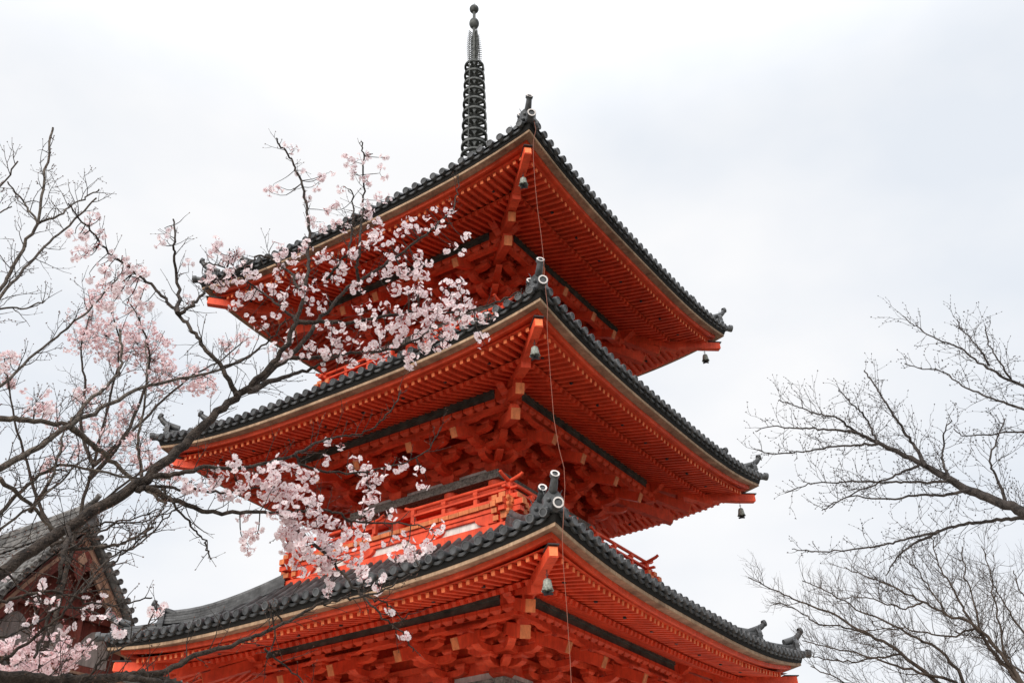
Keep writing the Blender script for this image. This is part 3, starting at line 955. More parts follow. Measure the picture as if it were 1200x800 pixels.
# ---------------------------------------------------------------- wind bells under the eave corners
def wind_bell(label, loc):
    o = empty('wind_bell', Vector(loc) + Vector((0, 0, .034)), ROT + .4)
    tag(o, label, 'bell', 'bronze wind bells under the roof corners')
    b = MB()
    b.lathe([(.010, 0), (.05, -.012), (.075, -.04), (.086, -.10), (.096, -.17), (.118, -.245), (.112, -.245), (.09, -.17), (.07, -.05), (.0, -.03)], 20, VERDI)
    for j in range(4):                      # petal-shaped lip
        a = PI / 2 * j
        b.lathe([(.03, 0), (.028, -.02), (.0, -.03)], 8, VERDI, Vector((math.cos(a) * .095, math.sin(a) * .095, -.235)))
    b.build('bell_body', o)
    o.scale = (.80, .80, .80)
    h = MB()
    h.tube([(0, 0, 0), (0, 0, .05), (.025, 0, .075), (0, 0, .10), (-.025, 0, .075), (0, 0, .05)], .009, 6, IRON)
    h.tube([(0, 0, .09), (0, 0, .17)], .009, 6, IRON)
    h.build('hook', o)
    c = MB()
    c.tube([(0, 0, -.05), (0, 0, -.30)], .007, 6, IRON)
    for j in range(4):
        a = PI / 2 * j + PI / 4
        d = Vector((math.cos(a), math.sin(a), 0)); sx = Vector((-d.y, d.x, 0))
        c.prism([(0.0, -.25), (.05, -.27), (.115, -.262), (.135, -.245), (.125, -.30), (.06, -.315), (0, -.325)], lambda p, z, t: d * p + sx * t + Vector((0, 0, z)), -.005, .005, IRON)
    c.build('clapper', o)
rotm = Matrix.Rotation(ROT, 4, 'Z')
for si, c, r, label in ((2, 0, 6.02, 'pale bronze wind bell under the topmost roof at the corner facing the viewer'),
                        (1, 0, 6.46, 'pale bronze wind bell under the middle roof at the corner facing the viewer'),
                        (0, 0, 6.70, 'pale bronze wind bell under the lowest roof beside the rusty cable'),
                        (2, 1, 6.10, 'dark bronze wind bell hanging against the sky at the right tip of the topmost roof'),
                        (1, 1, 6.46, 'dark bronze wind bell hanging against the sky at the right tip of the middle roof'),
                        (0, 1, 6.70, 'dark bronze wind bell at the right tip of the lowest roof')):
    hz = S[si]['hiptip'][c][3]
    zb = hz(r) - .275 - .17
    wind_bell(label, rotm @ diag(c, r, zb))

# ---------------------------------------------------------------- lightning cable
cb = MB()
cpix = [(625, 138, 0), (628, 152, 0), (625, 166, 0), (625, 185, 0), (627, 215, .1), (630, 245, .15), (634, 275, .1), (637, 303, 0), (638, 322, 0), (640, 345, 0), (642, 362, 0), (641, 378, 0), (642, 400, 0), (645, 440, .1),
        (649, 490, .1), (655, 525, .1), (661, 548, .05), (662, 570, 0), (661, 590, 0), (660, 612, 0), (659, 630, 0), (660, 660, 0), (664, 710, 0), (668, 770, 0), (670, 812, 0)]
def cab_pt(px, py):
    # horizontal distance of the hanging cable: just outside the corner tips
    stops = ((138, 15.05), (165, 15.02), (330, 14.66), (365, 14.62), (590, 14.26), (620, 14.22), (820, 14.25))
    for (a, da), (b, db_) in zip(stops[:-1], stops[1:]):
        if a <= py <= b:
            return at(px, py, da + (db_ - da) * (py - a) / (b - a))
    return at(px, py, stops[-1][1])
cp = [cab_pt(a, b) for a, b, _ in cpix]
cp.append(Vector((cp[-1].x + .05, cp[-1].y + .1, 1.2)))
cp.append(Vector((cp[-1].x, cp[-1].y, 0.0)))
cb.tube(cp, .0048, 6, CABLE)
tag(cb.build('lightning_cable'), 'thin rusty red cable hanging down past the corners of all three roofs', 'cable')

# ================================================================ HALL with a gabled tiled roof, behind the pagoda on the left
hap = at(86, 644, 28.0)
hall = empty('temple_hall', (hap.x, hap.y, 0), ROT)
tag(hall, 'faded maroon temple hall with grey tiled gable roof, seen through blossom at the left edge', 'hall')
HZ = hap.z
def gdrop(y):
    y = abs(y)
    if y <= 2.1: return 1.02 * y + .10 * y * y
    return 1.02 * 2.1 + .10 * 4.41 + 1.05 * (y - 2.1) - .085 * (y - 2.1) ** 2
def HP(x, y, up=0.0): return Vector((x, y, HZ - gdrop(y) + .56 + up))
XV, XB = .55, -11.0
hr = MB()
ys = [i * .3 for i in range(-18, 19)]
vs = []; fs = []
for y in ys:
    # the lower slopes reach forward to the hips of the skirt roof
    x1 = XV if abs(y) < 2.15 else XV + max(0, (abs(y) - 2.1)) * .88
    vs += [HP(x1, y), HP(XB, y), HP(x1, y, -.10), HP(XB, y, -.10)]
for i in range(len(ys) - 1):
    a, b = i * 4, i * 4 + 4
    fs += [(a, b, b + 1, a + 1), (a + 2, a + 3, b + 3, b + 2), (a, a + 2, b + 2, b)]
hr.add(vs, fs, HALLTILE)
nrow = int((XV - XB) / .27)
for sg in (-1, 1):
    for i in range(nrow):
        x = XV - .10 - i * .27
        pts = [HP(x, sg * y, .03) for y in (.12, .5, .9, 1.3, 1.7, 2.1, 2.6, 3.2, 3.9, 4.6, 5.3)]
        hr.tube(pts, .078, 8, HALLTILE)
    for i in range(1, 14):
        x = XV + i * .27
        y0 = 2.1 + (x - XV) / .88 + .1
        if y0 < 5.1:
            hr.tube([HP(x, sg * (y0 + (5.3 - y0) * t / 4), .03) for t in range(5)], .078, 8, HALLTILE)
    # verge tiles: short round tiles whose capped ends face out of the gable
    n = 13
    for i in range(n):
        y = .16 + i * .165
        p = HP(XV + .06, sg * y, .075)
        hr.tube([p - Vector((.55, 0, 0)), p], .078, 9, HALLTILE)
        hr.lathe([(0, .014), (.052, .014), (.056, .028), (.08, .028), (.084, .0), (.07, -.05)], 12, HALLTILE, p, Vector((1, 0, 0)), smooth=False)
    # descending ridge beside the verge
    pts = [HP(-.55, sg * y, .14) for y in (.1, .5, 1, 1.5, 2.0, 2.4)]
    for a, b in zip(pts[:-1], pts[1:]): hr.beam(a, b, .22, .24, HALLTILE)
    hr.tube([p + Vector((0, 0, .14)) for p in pts], .07, 8, HALLTILE)
hroof = hr.build('roof', hall)
rg = MB()
for i in range(6):
    rg.beam((XV - .30, 0, HZ + .60 + i * .09), (XB, 0, HZ + .60 + i * .09), .36 - i * .02 + (i % 2) * .04, .078, HALLTILE)
rg.tube([(XV - .25, 0, HZ + 1.16), (XB, 0, HZ + 1.16)], .09, 10, HALLTILE)
rg.build('ridge', hroof)
on = MB()
sx = Vector((0, 1, 0)); up = Vector((0, 0, 1)); cen = Vector((XV - .22, 0, HZ + .72))
on.prism([(-.30, -.12), (-.33, .05), (-.22, .18), (-.22, .34), (-.11, .48), (.11, .48), (.22, .34), (.22, .18), (.33, .05), (.30, -.12)], lambda a, b, t: cen + sx * a + up * b + Vector((t, 0, 0)), .09, -.05, HALLTILE)
for (a, b, r) in ((-.1, .28, .06), (.1, .28, .06), (0, .14, .09)):
    on.lathe([(r, 0), (r * .8, .05), (0, .08)], 8, HALLTILE, cen + sx * a + up * b + Vector((.088, 0, 0)), Vector((1, 0, 0)))
on.tube([cen + up * .42 - Vector((.2, 0, 0)), cen + up * .48, cen + up * .54 + Vector((.2, 0, 0)), cen + up * .66 + Vector((.34, 0, 0))], [.07, .07, .07, .075], 12, HALLTILE)
on.build('ridge_ornament', hroof)
# bargeboards
for sg in (-1, 1):
    bb = MB()
    for (x0, x1, u0, u1, m) in ((.30, .40, -.52, -.02, PINKTAN if sg > 0 else BROWNRED), (.403, .43, -.26, -.115, TAN), (.403, .42, -.54, -.45, TAN if sg > 0 else BROWNRED)):
        yy = [.0, .3, .6, .9, 1.2, 1.5, 1.8, 2.15]
        vs = []; fs = []
        for y in yy:
            vs += [HP(x0, sg * y, u0 - .20), HP(x1, sg * y, u0 - .20), HP(x1, sg * y, u1 - .20), HP(x0, sg * y, u1 - .20)]
        for i in range(len(yy) - 1):
            for j in range(4):
                j2 = (j + 1) % 4
                fs.append((i * 4 + j, i * 4 + j2, i * 4 + 4 + j2, i * 4 + 4 + j))
        fs.append((len(vs) - 4, len(vs) - 3, len(vs) - 2, len(vs) - 1))
        bb.add(vs, fs, m)
    bb.build('bargeboard', hall)
# pendant under the apex
pe = MB()
pp = [(0, .10), (.18, -.02), (.30, -.22), (.24, -.34), (.30, -.46), (.16, -.52), (.10, -.70), (0, -.80), (-.10, -.70), (-.16, -.52), (-.30, -.46), (-.24, -.34), (-.30, -.22), (-.18, -.02)]
pe.prism(pp, lambda a, b, t: Vector((t, a, HZ - .12 + b)), .435, .475, BROWNRED)
pe.prism([(0, -.06), (.14, -.26), (0, -.46), (-.14, -.26)], lambda a, b, t: Vector((t, a, HZ - .12 + b)), .477, .52, TAN)
pe.build('gable_pendant', hall)
# gable wall with timber frame
gw = MB()
gw.add([Vector((0, y, HZ - gdrop(y) + .2)) for y in (-2.0, -1, 0, 1, 2.0)] + [Vector((0, 2.0, HZ - 3.2)), Vector((0, -2.0, HZ - 3.2))], [tuple(range(7))], BROWNRED)
gw.beam((.06, -2.0, HZ - 1.62), (.06, 2.0, HZ - 1.62), .16, .20, BROWNRED)
gw.beam((.06, -2.0, HZ - 2.92), (.06, 2.0, HZ - 2.92), .14, .16, BROWNRED)
gw.beam((.07, 0, HZ - 1.7), (.07, 0, HZ - .5), .16, .16, BROWNRED, up=Vector((1, 0, 0)))
for y in (-.55, .55): gw.beam((.05, y, HZ - 2.9), (.05, y, HZ - 1.7), .14, .14, BROWNRED, up=Vector((1, 0, 0)))
gw.beam((.10, -2.35, HZ - 3.05), (.10, 2.35, HZ - 3.05), .20, .07, TAN)
gwall = gw.build('gable_wall', hall)
for y0, y1 in ((-1.6, -.66), (-.44, .44), (.66, 1.6)):
    pl = MB()
    n = 8
    top = [((y0 + (y1 - y0) * i / n), HZ - 2.35 + .45 * math.sin(PI * i / n)) for i in range(n + 1)]
    pl.prism([(y0, HZ - 2.80), (y1, HZ - 2.80)] + list(reversed(top)), lambda a, b, t: Vector((t, a, b)), .004, .03, DULLPLASTER)
    pl.build('plaster_panel', gwall)
# skirt roof below the gable
sk = MB()
def SP(x, y, up=0): return Vector((x, y, HZ - 3.10 - .62 * x + .035 * x * x + up))
XS = 3.1
nx = 6
for i in range(nx):
    x0, x1 = XS * i / nx, XS * (i + 1) / nx
    w0, w1 = 2.2 + x0 / .88 * .98, 2.2 + x1 / .88 * .98
    sk.add([SP(x0, -w0), SP(x1, -w1), SP(x1, w1), SP(x0, w0)], [(0, 1, 2, 3)], HALLTILE)
i = -20
while i <= 20:
    y = i * .27
    x0 = max(.05, (abs(y) - 2.2) * .88 / .98 + .08)
    if x0 < XS - .2:
        sk.tube([SP(x0 + (XS - x0) * t / 5, y, .03) for t in range(6)], .078, 8, HALLTILE)
        sk.lathe([(0, .014), (.052, .014), (.056, .028), (.08, .028), (.084, 0), (.07, -.05)], 12, HALLTILE, SP(XS, y, .03), Vector((1, 0, -.2)), smooth=False)
    i += 1
for sg in (-1, 1):
    pts = [SP(XS * t / 6 * .97, sg * (2.2 + XS * t / 6 * .97 / .88 * .98), .12) for t in range(7)]
    for a, b in zip(pts[:-1], pts[1:]): sk.beam(a, b, .22, .24, HALLTILE)
    sk.tube([p + Vector((0, 0, .14)) for p in pts], .07, 8, HALLTILE)
sk.beam((XS - .08, -5.5, SP(XS, 0).z - .12), (XS - .08, 5.5, SP(XS, 0).z - .12), .10, .16, TAN)
sk.build('skirt_roof', hall)
hw = MB()
zt = HZ - 4.2
hw.box8([(-10.5, -3.9, .3), (1.2, -3.9, .3), (1.2, 3.9, .3), (-10.5, 3.9, .3), (-10.5, -3.9, zt), (1.2, -3.9, zt), (1.2, 3.9, zt), (-10.5, 3.9, zt)], BROWNRED)
hw.box8([(-11.5, -5, 0), (2.3, -5, 0), (2.3, 5, 0), (-11.5, 5, 0), (-11.5, -5, .45), (2.3, -5, .45), (2.3, 5, .45), (-11.5, 5, .45)], STONE)
hwall = hw.build('wall', hall)
for y in (-3.9, -1.3, 1.3, 3.9):
    c = MB(); c.tube([(1.25, y, .45), (1.25, y, zt - .02)], .17, 14, BROWNRED); c.build('column', hwall)
for y0, y1 in ((-3.6, -1.6), (-1.0, 1.0), (1.6, 3.6)):
    c = MB(); c.box8([(1.205, y0, 2.6), (1.23, y0, 2.6), (1.23, y1, 2.6), (1.205, y1, 2.6), (1.205, y0, 4.2), (1.23, y0, 4.2), (1.23, y1, 4.2), (1.205, y1, 4.2)], DULLPLASTER); c.build('plaster_panel', hwall)

# ================================================================ TREES
def slant(px, py): return pix_ray(px, py).length
def make_limb(px, d0, d1, w0, w1, rnd, jit=.010):
    """3D centre line and radii of a limb from its run in the view, its distances and its widths"""
    n = len(px); P = []; R = []
    L_ = [0]
    for a, b in zip(px[:-1], px[1:]): L_.append(L_[-1] + math.hypot(b[0] - a[0], b[1] - a[1]))
    wob = rnd.uniform(0, 6)
    for i, (x, y) in enumerate(px):
        t = L_[i] / L_[-1]
        d = d0 + (d1 - d0) * t + .10 * math.sin(wob + t * 7)
        P.append(at(x, y, d))
        R.append((w0[i] if hasattr(w0, '__len__') else (w0 + (w1 - w0) * t ** .6)) * .5 * d * slant(x, y) / FPX)
    P2 = smooth(P, 5)
    R2_ = []
    m = len(P2) - 1
    for i in range(m + 1):
        f = i / m * (n - 1); k = min(int(f), n - 2); t = f - k
        R2_.append((R[k] * (1 - t) + R[k + 1] * t) * (1 + .06 * noise.noise(Vector((i * .23, wob, 0)))))
    for i in range(1, m):
        P2[i] = P2[i] + Vector((rnd.gauss(0, 1), rnd.gauss(0, 1), rnd.gauss(0, 1))) * jit * .5
    return P2, R2_

def rvec(r):
    while True:
        v = Vector((r.uniform(-1, 1), r.uniform(-1, 1), r.uniform(-1, 1)))
        if .1 < v.length < 1: return v.normalized()

def twig(mb, p, d, L_, r0, rnd, bark, bud, levels, up=.25, curl=.25, tips=None, nb=3, budsize=.006, sides=4, sub=(.35, .6), dens=1.0):
    n = max(3, int(L_ / .05)); n = min(n, 7)
    pts = [p]; q = p.copy(); dd = d.normalized()
    for i in range(n):
        dd = (dd + rvec(rnd) * curl + Vector((0, 0, up * .25))).normalized()
        q = q + dd * (L_ / n)
        pts.append(q.copy())
    mb.tube(pts, [r0 * (1 - .65 * i / n) for i in range(n + 1)], sides, bark, cap=False)
    # buds: a tip bud and alternating side buds
    def budat(c, ax, sz):
        ax = ax.normalized(); s_ = ax.orthogonal().normalized(); u_ = ax.cross(s_)
        vs = [c - ax * sz * .3, c + ax * sz * .5 + s_ * sz * .42, c + ax * sz * .5 + u_ * sz * .42, c + ax * sz * .5 - s_ * sz * .42, c + ax * sz * .5 - u_ * sz * .42, c + ax * sz * 1.7]
        mb.add(vs, [(0, 2, 1), (0, 3, 2), (0, 4, 3), (0, 1, 4), (5, 1, 2), (5, 2, 3), (5, 3, 4), (5, 4, 1)], bud)
    if bud:
        budat(pts[-1], dd, budsize)
        for i in range(nb):
            k = rnd.randint(1, n)
            budat(pts[k], (pts[k] - pts[k - 1]).normalized() + rvec(rnd) * .9, budsize * rnd.uniform(.7, 1.1))
    if tips is not None: tips.append((pts[-1], dd)); 
    if levels > 0:
        for k in range(1, n):
            if rnd.random() < .62 * dens:
                t = (pts[k + 1] - pts[k]).normalized()
                s_ = rvec(rnd); s_ = (s_ - t * s_.dot(t)).normalized()
                twig(mb, pts[k], t * .75 + s_ * .8 + Vector((0, 0, up * .5)), L_ * rnd.uniform(*sub), r0 * .62, rnd, bark, bud, levels - 1, up, curl, tips, nb, budsize, sides, sub, dens)

def clothe(mb, P, R, rnd, bark, bud, spacing, lr, levels, up=.25, start=.1, end=1.0, tips=None, rt=.0028, **kw):
    acc = 0; total = sum((b - a).length for a, b in zip(P[:-1], P[1:])); run = 0; nxt = spacing * rnd.random()
    for i in range(len(P) - 1):
        seg = (P[i + 1] - P[i]); run += seg.length
        if run / total < start or run / total > end: nxt = max(nxt, run); continue
        while run >= nxt:
            nxt += spacing * rnd.uniform(.5, 1.5)
            t = seg.normalized()
            s_ = rvec(rnd); s_ = (s_ - t * s_.dot(t)).normalized()
            L_ = rnd.uniform(*lr) * (1.1 - .5 * run / total)
            twig(mb, P[i] + s_ * R[i] * .6, t * .65 + s_ * .9 + Vector((0, 0, up)), L_, min(rt, R[i] * .7), rnd, bark, bud, levels, up, tips=tips, **kw)

def flower(mb, c, n, size, rnd, petal, heart=HEART, pedicel=None):
    n = n.normalized(); s_ = n.orthogonal().normalized(); u_ = n.cross(s_)
    a0 = rnd.uniform(0, 6.28)
    cup = rnd.uniform(.15, .65)
    vs = [c.copy()]; fs = []
    for k in range(5):
        a = a0 + k * 2 * PI / 5
        def dirv(x): return s_ * math.cos(x) + u_ * math.sin(x)
        l_ = size * .5 * rnd.uniform(.9, 1.1)
        b = len(vs)
        vs += [c + dirv(a - .66) * l_ * .70 + n * l_ * cup * .6, c + dirv(a - .38) * l_ + n * l_ * cup, c + dirv(a) * l_ * .90 + n * l_ * cup * .85, c + dirv(a + .38) * l_ + n * l_ * cup, c + dirv(a + .66) * l_ * .70 + n * l_ * cup * .6]
        fs += [(0, b, b + 1, b + 2), (0, b + 2, b + 3, b + 4)]
    mb.add(vs, fs, petal)
    r = size * .085
    hc = c + n * size * .05
    mb.add([hc + s_ * r, hc + u_ * r, hc - s_ * r, hc - u_ * r, hc + n * r * 1.6], [(0, 1, 4), (1, 2, 4), (2, 3, 4), (3, 0, 4)], heart)
    # calyx behind
    q = c - n * size * .22
    mb.add([q, c + s_ * r * .9, c + u_ * r * .9, c - s_ * r * .9, c - u_ * r * .9], [(0, 1, 2), (0, 2, 3), (0, 3, 4), (0, 4, 1)], heart)
    if pedicel is not None:
        v = (q - pedicel)
        if v.length > 1e-4:
            e = v.orthogonal().normalized() * .0011
            e2 = v.cross(e).normalized() * .0011
            mb.add([pedicel + e, pedicel - e * .5 + e2, pedicel - e * .5 - e2, q + e, q - e * .5 + e2, q - e * .5 - e2], [(0, 1, 4, 3), (1, 2, 5, 4), (2, 0, 3, 5)], heart)

class Tree:
    def __init__(self, name, label, cat, base, trunk_top, r0, r1, bark, group=None, rnd=None, flare=1.5):
        self.o = empty(name, base)
        tag(self.o, label, cat, group)
        self.base = Vector(base); self.bark = bark
        self.limbs = []
        self.rnd = rnd or random.Random(3)
        t = MB()
        top = Vector(trunk_top); n = 9
        pts = []; rad = []
        for i in range(n + 1):
            f = i / n
            p = self.base.lerp(top, f) + Vector((self.rnd.gauss(0, .05), self.rnd.gauss(0, .05), 0)) * (0 if i in (0, n) else 1)
            pts.append(p - self.base)
            rad.append((r0 + (r1 - r0) * f) * (flare if i == 0 else (1.12 if i == 1 else 1)))
        pts.insert(0, pts[0] - Vector((0, 0, .15))); rad.insert(0, rad[0] * 1.2)
        t.tube(smooth(pts, 3), [v for v in [rad[min(int(i / 3), len(rad) - 1)] * self.rnd.uniform(.95, 1.05) for i in range((len(pts) - 1) * 3 + 1)]], 16, bark)
        t.build('trunk', self.o)
        self.top = top
    def limb(self, px, d0, d1, w0, w1, join=None, name='branch', jit=.010):
        P, R = make_limb(px, d0, d1, w0, w1, self.rnd, jit)
        if join is not None:
            J = Vector(join)
            mid = J.lerp(P[0], .5) + Vector((0, 0, -.08))
            ex = smooth([J, mid, P[0]], 4)[:-1]
            P = ex + P; R = [R[0] * (1.25 - .25 * i / len(ex)) for i in range(len(ex))] + R
        mb = MB()
        mb.tube(P, R, 9 if R[0] > .012 else 6, self.bark, cap=True)
        self.limbs.append(dict(P=P, R=R, mb=mb, bl=MB(), px=px, d=(d0, d1), name=name, pts2=None))
        return self.limbs[-1]
    def nearest(self, px, py):
        best = None
        for l in self.limbs:
            if l['pts2'] is None:
                q = []
                for p, r in zip(l['P'], l['R']):
                    v = p - CAM
                    dz = v.dot(CF)
                    if dz > .1:
                        q.append((600 + FPX * v.dot(CR) / dz, 400 - FPX * v.dot(CU) / dz, math.hypot(v.x, v.y), p, r))
                l['pts2'] = q
            for (x, y, d, p, r) in l['pts2']:
                e = (x - px) ** 2 + (y - py) ** 2
                if best is None or e < best[0]: best = (e, l, d, p, r)
        return best
    def cluster(self, px, py, rpx, n, petal, size=.036, spread=.07, bud=BUD):
        e, l, d, p, r = self.nearest(px, py)
        rnd = self.rnd
        c = at(px, py, d + rnd.gauss(0, .04))
        mb = l['mb']
        # spur carrying the cluster
        if (c - p).length > .03:
            m = p.lerp(c, .5) + rvec(rnd) * (c - p).length * .12 + Vector((0, 0, -.1 * (c - p).length))
            mb.tube(smooth([p, m, c], 3), [min(r * .8, .0036), .003, .003, .0026, .0024, .002, .0018], 4, self.bark, cap=False)
        k = max(1, n // 4)
        rad = rpx * d * slant(px, py) / FPX
        for i in range(k):
            off = rvec(rnd) * rad * rnd.random() ** .45
            s_ = c + off
            if off.length > .02:
                mb.tube([c + off * .05, c + off * .5 + rvec(rnd) * .006, s_], [.0018, .0015, .0012], 3, self.bark, cap=False)
            nf = rnd.choice((3, 4, 4, 5, 6)) if n >= 4 else n
            for j in range(nf):
                dv = (rvec(rnd) + Vector((0, 0, -.35)) + off.normalized() * .5).normalized() if off.length > 1e-5 else rvec(rnd)
                fc = s_ + dv * size * rnd.uniform(.55, 1.0)
                flower(l['bl'], fc, dv + rvec(rnd) * .45, size * rnd.uniform(.8, 1.12), rnd, petal, HEART, s_)
            # unopened buds
            for j in range(rnd.randint(0, 2)):
                dv = rvec(rnd); q = s_ + dv * size * .6
                l['bl'].lathe([(.0005, -.006), (.0035, -.002), (.0042, .003), (.0025, .008), (.0003, .011)], 5, HEART if rnd.random() < .5 else petal, q, dv)
    def done(self):
        for l in self.limbs:
            for m in (l['mb'], l['bl']):
                m.v = [tuple(Vector(v) - self.base) for v in m.v]
            o = l['mb'].build(l['name'], self.o)
            if l['bl'].v: l['bl'].build('blossoms', o)

# ---------------------------------------------------------------- near cherry in flower (left)
rA = random.Random(11)
jA = at(-150, 745, 4.5)
A = Tree('cherry_tree', 'near flowering cherry whose long dark limb crosses in front of the pagoda eaves', 'tree',
         (jA.x - .3, jA.y - .1, 0), jA, .17, .12, BARK, 'cherry trees at the left', rA)
main = A.limb([(-60, 700), (0, 671), (60, 628), (105, 601), (150, 576), (200, 535), (240, 497), (275, 466), (310, 441), (345, 412), (367, 384), (380, 368), (409, 337), (450, 311), (480, 289), (510, 266), (530, 245), (536, 222), (537, 205)], 4.55, 5.6, [13, 13, 12.5, 12.5, 12, 11, 10, 8.5, 7.2, 5.8, 5, 4.4, 3.6, 3.4, 2.8, 2.4, 1.8, 1.4, 1.1], 1.1, join=jA)
A.limb([(285, 458), (307, 440), (330, 412), (344, 385), (354, 352), (361, 318), (362, 285), (360, 255), (356, 225), (348, 202), (341, 187), (330, 172), (324, 162)], 4.85, 5.2, [7, 6.5, 6, 5.4, 4.6, 4, 3.6, 3.2, 2.8, 2.5, 2.2, 2, 1.8], 2)
A.limb([(349, 378), (375, 377), (412, 377), (450, 371), (499, 364), (540, 365), (577, 356), (600, 346), (612, 338)], 5.05, 5.6, 6, 1.6)
A.limb([(337, 419), (370, 418), (412, 414), (440, 412), (465, 408), (495, 394), (506, 380)], 5.1, 5.4, 6, 1.8)
A.limb([(292, 458), (331, 443), (360, 434), (384, 423), (399, 416)], 4.95, 5.3, 8, 2.4)
A.limb([(420, 330), (418, 315), (420, 300), (422, 275), (425, 250), (427, 225), (426, 200), (425, 180), (423, 166)], 5.25, 5.2, 4, 1.6)
A.limb([(380, 330), (395, 312), (408, 295), (412, 270), (414, 240), (410, 222)], 5.2, 5.3, 4, 1.5)
A.limb([(277, 463), (261, 433), (239, 407), (226, 388), (208, 367), (190, 346), (172, 330), (150, 313), (129, 298), (115, 282), (103, 266), (90, 252), (80, 238)], 4.8, 5.0, 6.5, 1.6)
A.limb([(208, 367), (210, 338), (204, 301), (205, 280), (203, 257)], 4.9, 5.1, 5, 1.8)
A.limb([(208, 369), (222, 360), (232, 350), (240, 341), (248, 330), (262, 322), (268, 300)], 4.9, 5.2, 5, 1.6)
A.limb([(160, 573), (175, 572), (201, 585), (244, 599), (280, 600), (316, 600), (334, 600), (360, 598), (383, 597), (400, 603), (421, 612), (467, 613), (495, 617), (512, 624)], 4.75, 5.3, 7.5, 1.4)
L10 = A.limb([(334, 602), (350, 621), (366, 636), (392, 662), (408, 680), (421, 694), (444, 719), (470, 740), (484, 763)], 5.0, 5.2, 5.5, 1.5)
A.limb([(421, 694), (440, 702), (458, 712), (473, 724), (480, 718)], 5.1, 5.2, 2.5, 1.3)
A.limb([(180, 559), (210, 554), (239, 547), (275, 549), (310, 543), (344, 534), (352, 544), (384, 553), (423, 553), (462, 545), (493, 532), (510, 512), (517, 500)], 4.75, 5.4, 6.5, 1.2)
A.limb([(344, 534), (376, 516), (400, 511), (423, 508), (446, 493), (460, 478), (470, 457)], 5.05, 5.2, 4, 1.4)
A.limb([(190, 573), (204, 590), (224, 616), (238, 630), (243, 643), (247, 655)], 4.8, 4.9, 4, 1.6)
A.limb([(-80, 775), (0, 790), (57, 797), (100, 795), (138, 793), (161, 790), (195, 785), (236, 765), (287, 750), (312, 739), (339, 727), (370, 710), (395, 701), (421, 700), (452, 690), (475, 675), (495, 664)], 4.3, 4.9, [15, 13, 12, 11, 9.5, 8, 6.5, 5.5, 4.5, 4, 3.5, 3, 2.8, 2.4, 2, 1.6, 1.3], 1.3, join=jA)
A.limb([(138, 793), (170, 797), (200, 800), (228, 806)], 4.4, 4.6, 9, 4)
A.limb([(160, 573), (190, 569), (225, 573), (260, 577), (300, 572), (330, 574)], 4.75, 5.0, 5, 1.6)
A.limb([(262, 430), (283, 422), (300, 412), (318, 395), (335, 372)], 4.85, 5.1, 4, 1.5)
A.limb([(352, 340), (340, 320), (322, 305), (303, 300), (288, 312), (270, 316), (250, 308), (238, 312)], 5.05, 5.3, 4, 1.4)
A.limb([(349, 378), (330, 360), (310, 345), (290, 330), (278, 318), (268, 303)], 5.05, 5.25, 4, 1.4)
A.limb([(70, 650), (100, 632), (125, 618), (150, 608), (190, 597)], 4.6, 4.8, 4.5, 1.3)
A.limb([(60, 644), (90, 643), (120, 640), (150, 635), (172, 622), (182, 611)], 4.5, 4.7, 5, 1.5)
A.limb([(95, 695), (122, 668), (146, 648), (170, 628), (186, 604), (200, 578)], 4.4, 4.7, 3, 1.2)
A.limb([(60, 640), (95, 622), (130, 612), (165, 612), (200, 600)], 4.7, 4.9, 4, 1.2)
A.limb([(-40, 650), (0, 665), (25, 690), (52, 702), (90, 695), (128, 690)], 4.4, 4.6, 3.5, 1.2)
# hanging grey twigs in front, low on the left
A.limb([(78, 618), (78, 640), (72, 665), (68, 690), (60, 705), (52, 740), (40, 770)], 4.55, 4.3, 6, 3)
A.limb([(-60, 720), (0, 705), (30, 697), (60, 690), (95, 703), (125, 708), (150, 705), (178, 700)], 4.3, 4.5, 5, 1.6, join=jA)
A.limb([(-60, 745), (0, 745), (40, 730), (70, 712), (100, 712), (120, 722), (145, 735)], 4.2, 4.4, 4, 1.6, join=jA)
A.limb([(0, 775), (40, 748), (70, 722), (95, 690), (130, 652), (160, 640), (190, 610), (215, 590)], 4.3, 4.7, 4, 1.5)
A.limb([(60, 830), (100, 795), (125, 770), (150, 752), (172, 732), (186, 712)], 4.3, 4.5, 4, 1.5)
A.limb([(330, 727), (318, 712), (322, 745), (312, 770)], 4.9, 4.85, 2.5, 1.3)
A.limb([(310, 760), (335, 780), (352, 796), (370, 815)], 4.9, 4.85, 2.5, 1.3)
for i, l in enumerate(A.limbs):
    clothe(l['mb'], l['P'], l['R'], rA, BARK, BUD, .060 if l['px'][0][0] < 110 and l['px'][0][1] > 600 and i not in (0,) else .066, (.05, .24), 1, up=.30, start=.28 if i == 0 else .10, nb=2, budsize=.0055, rt=.0026)
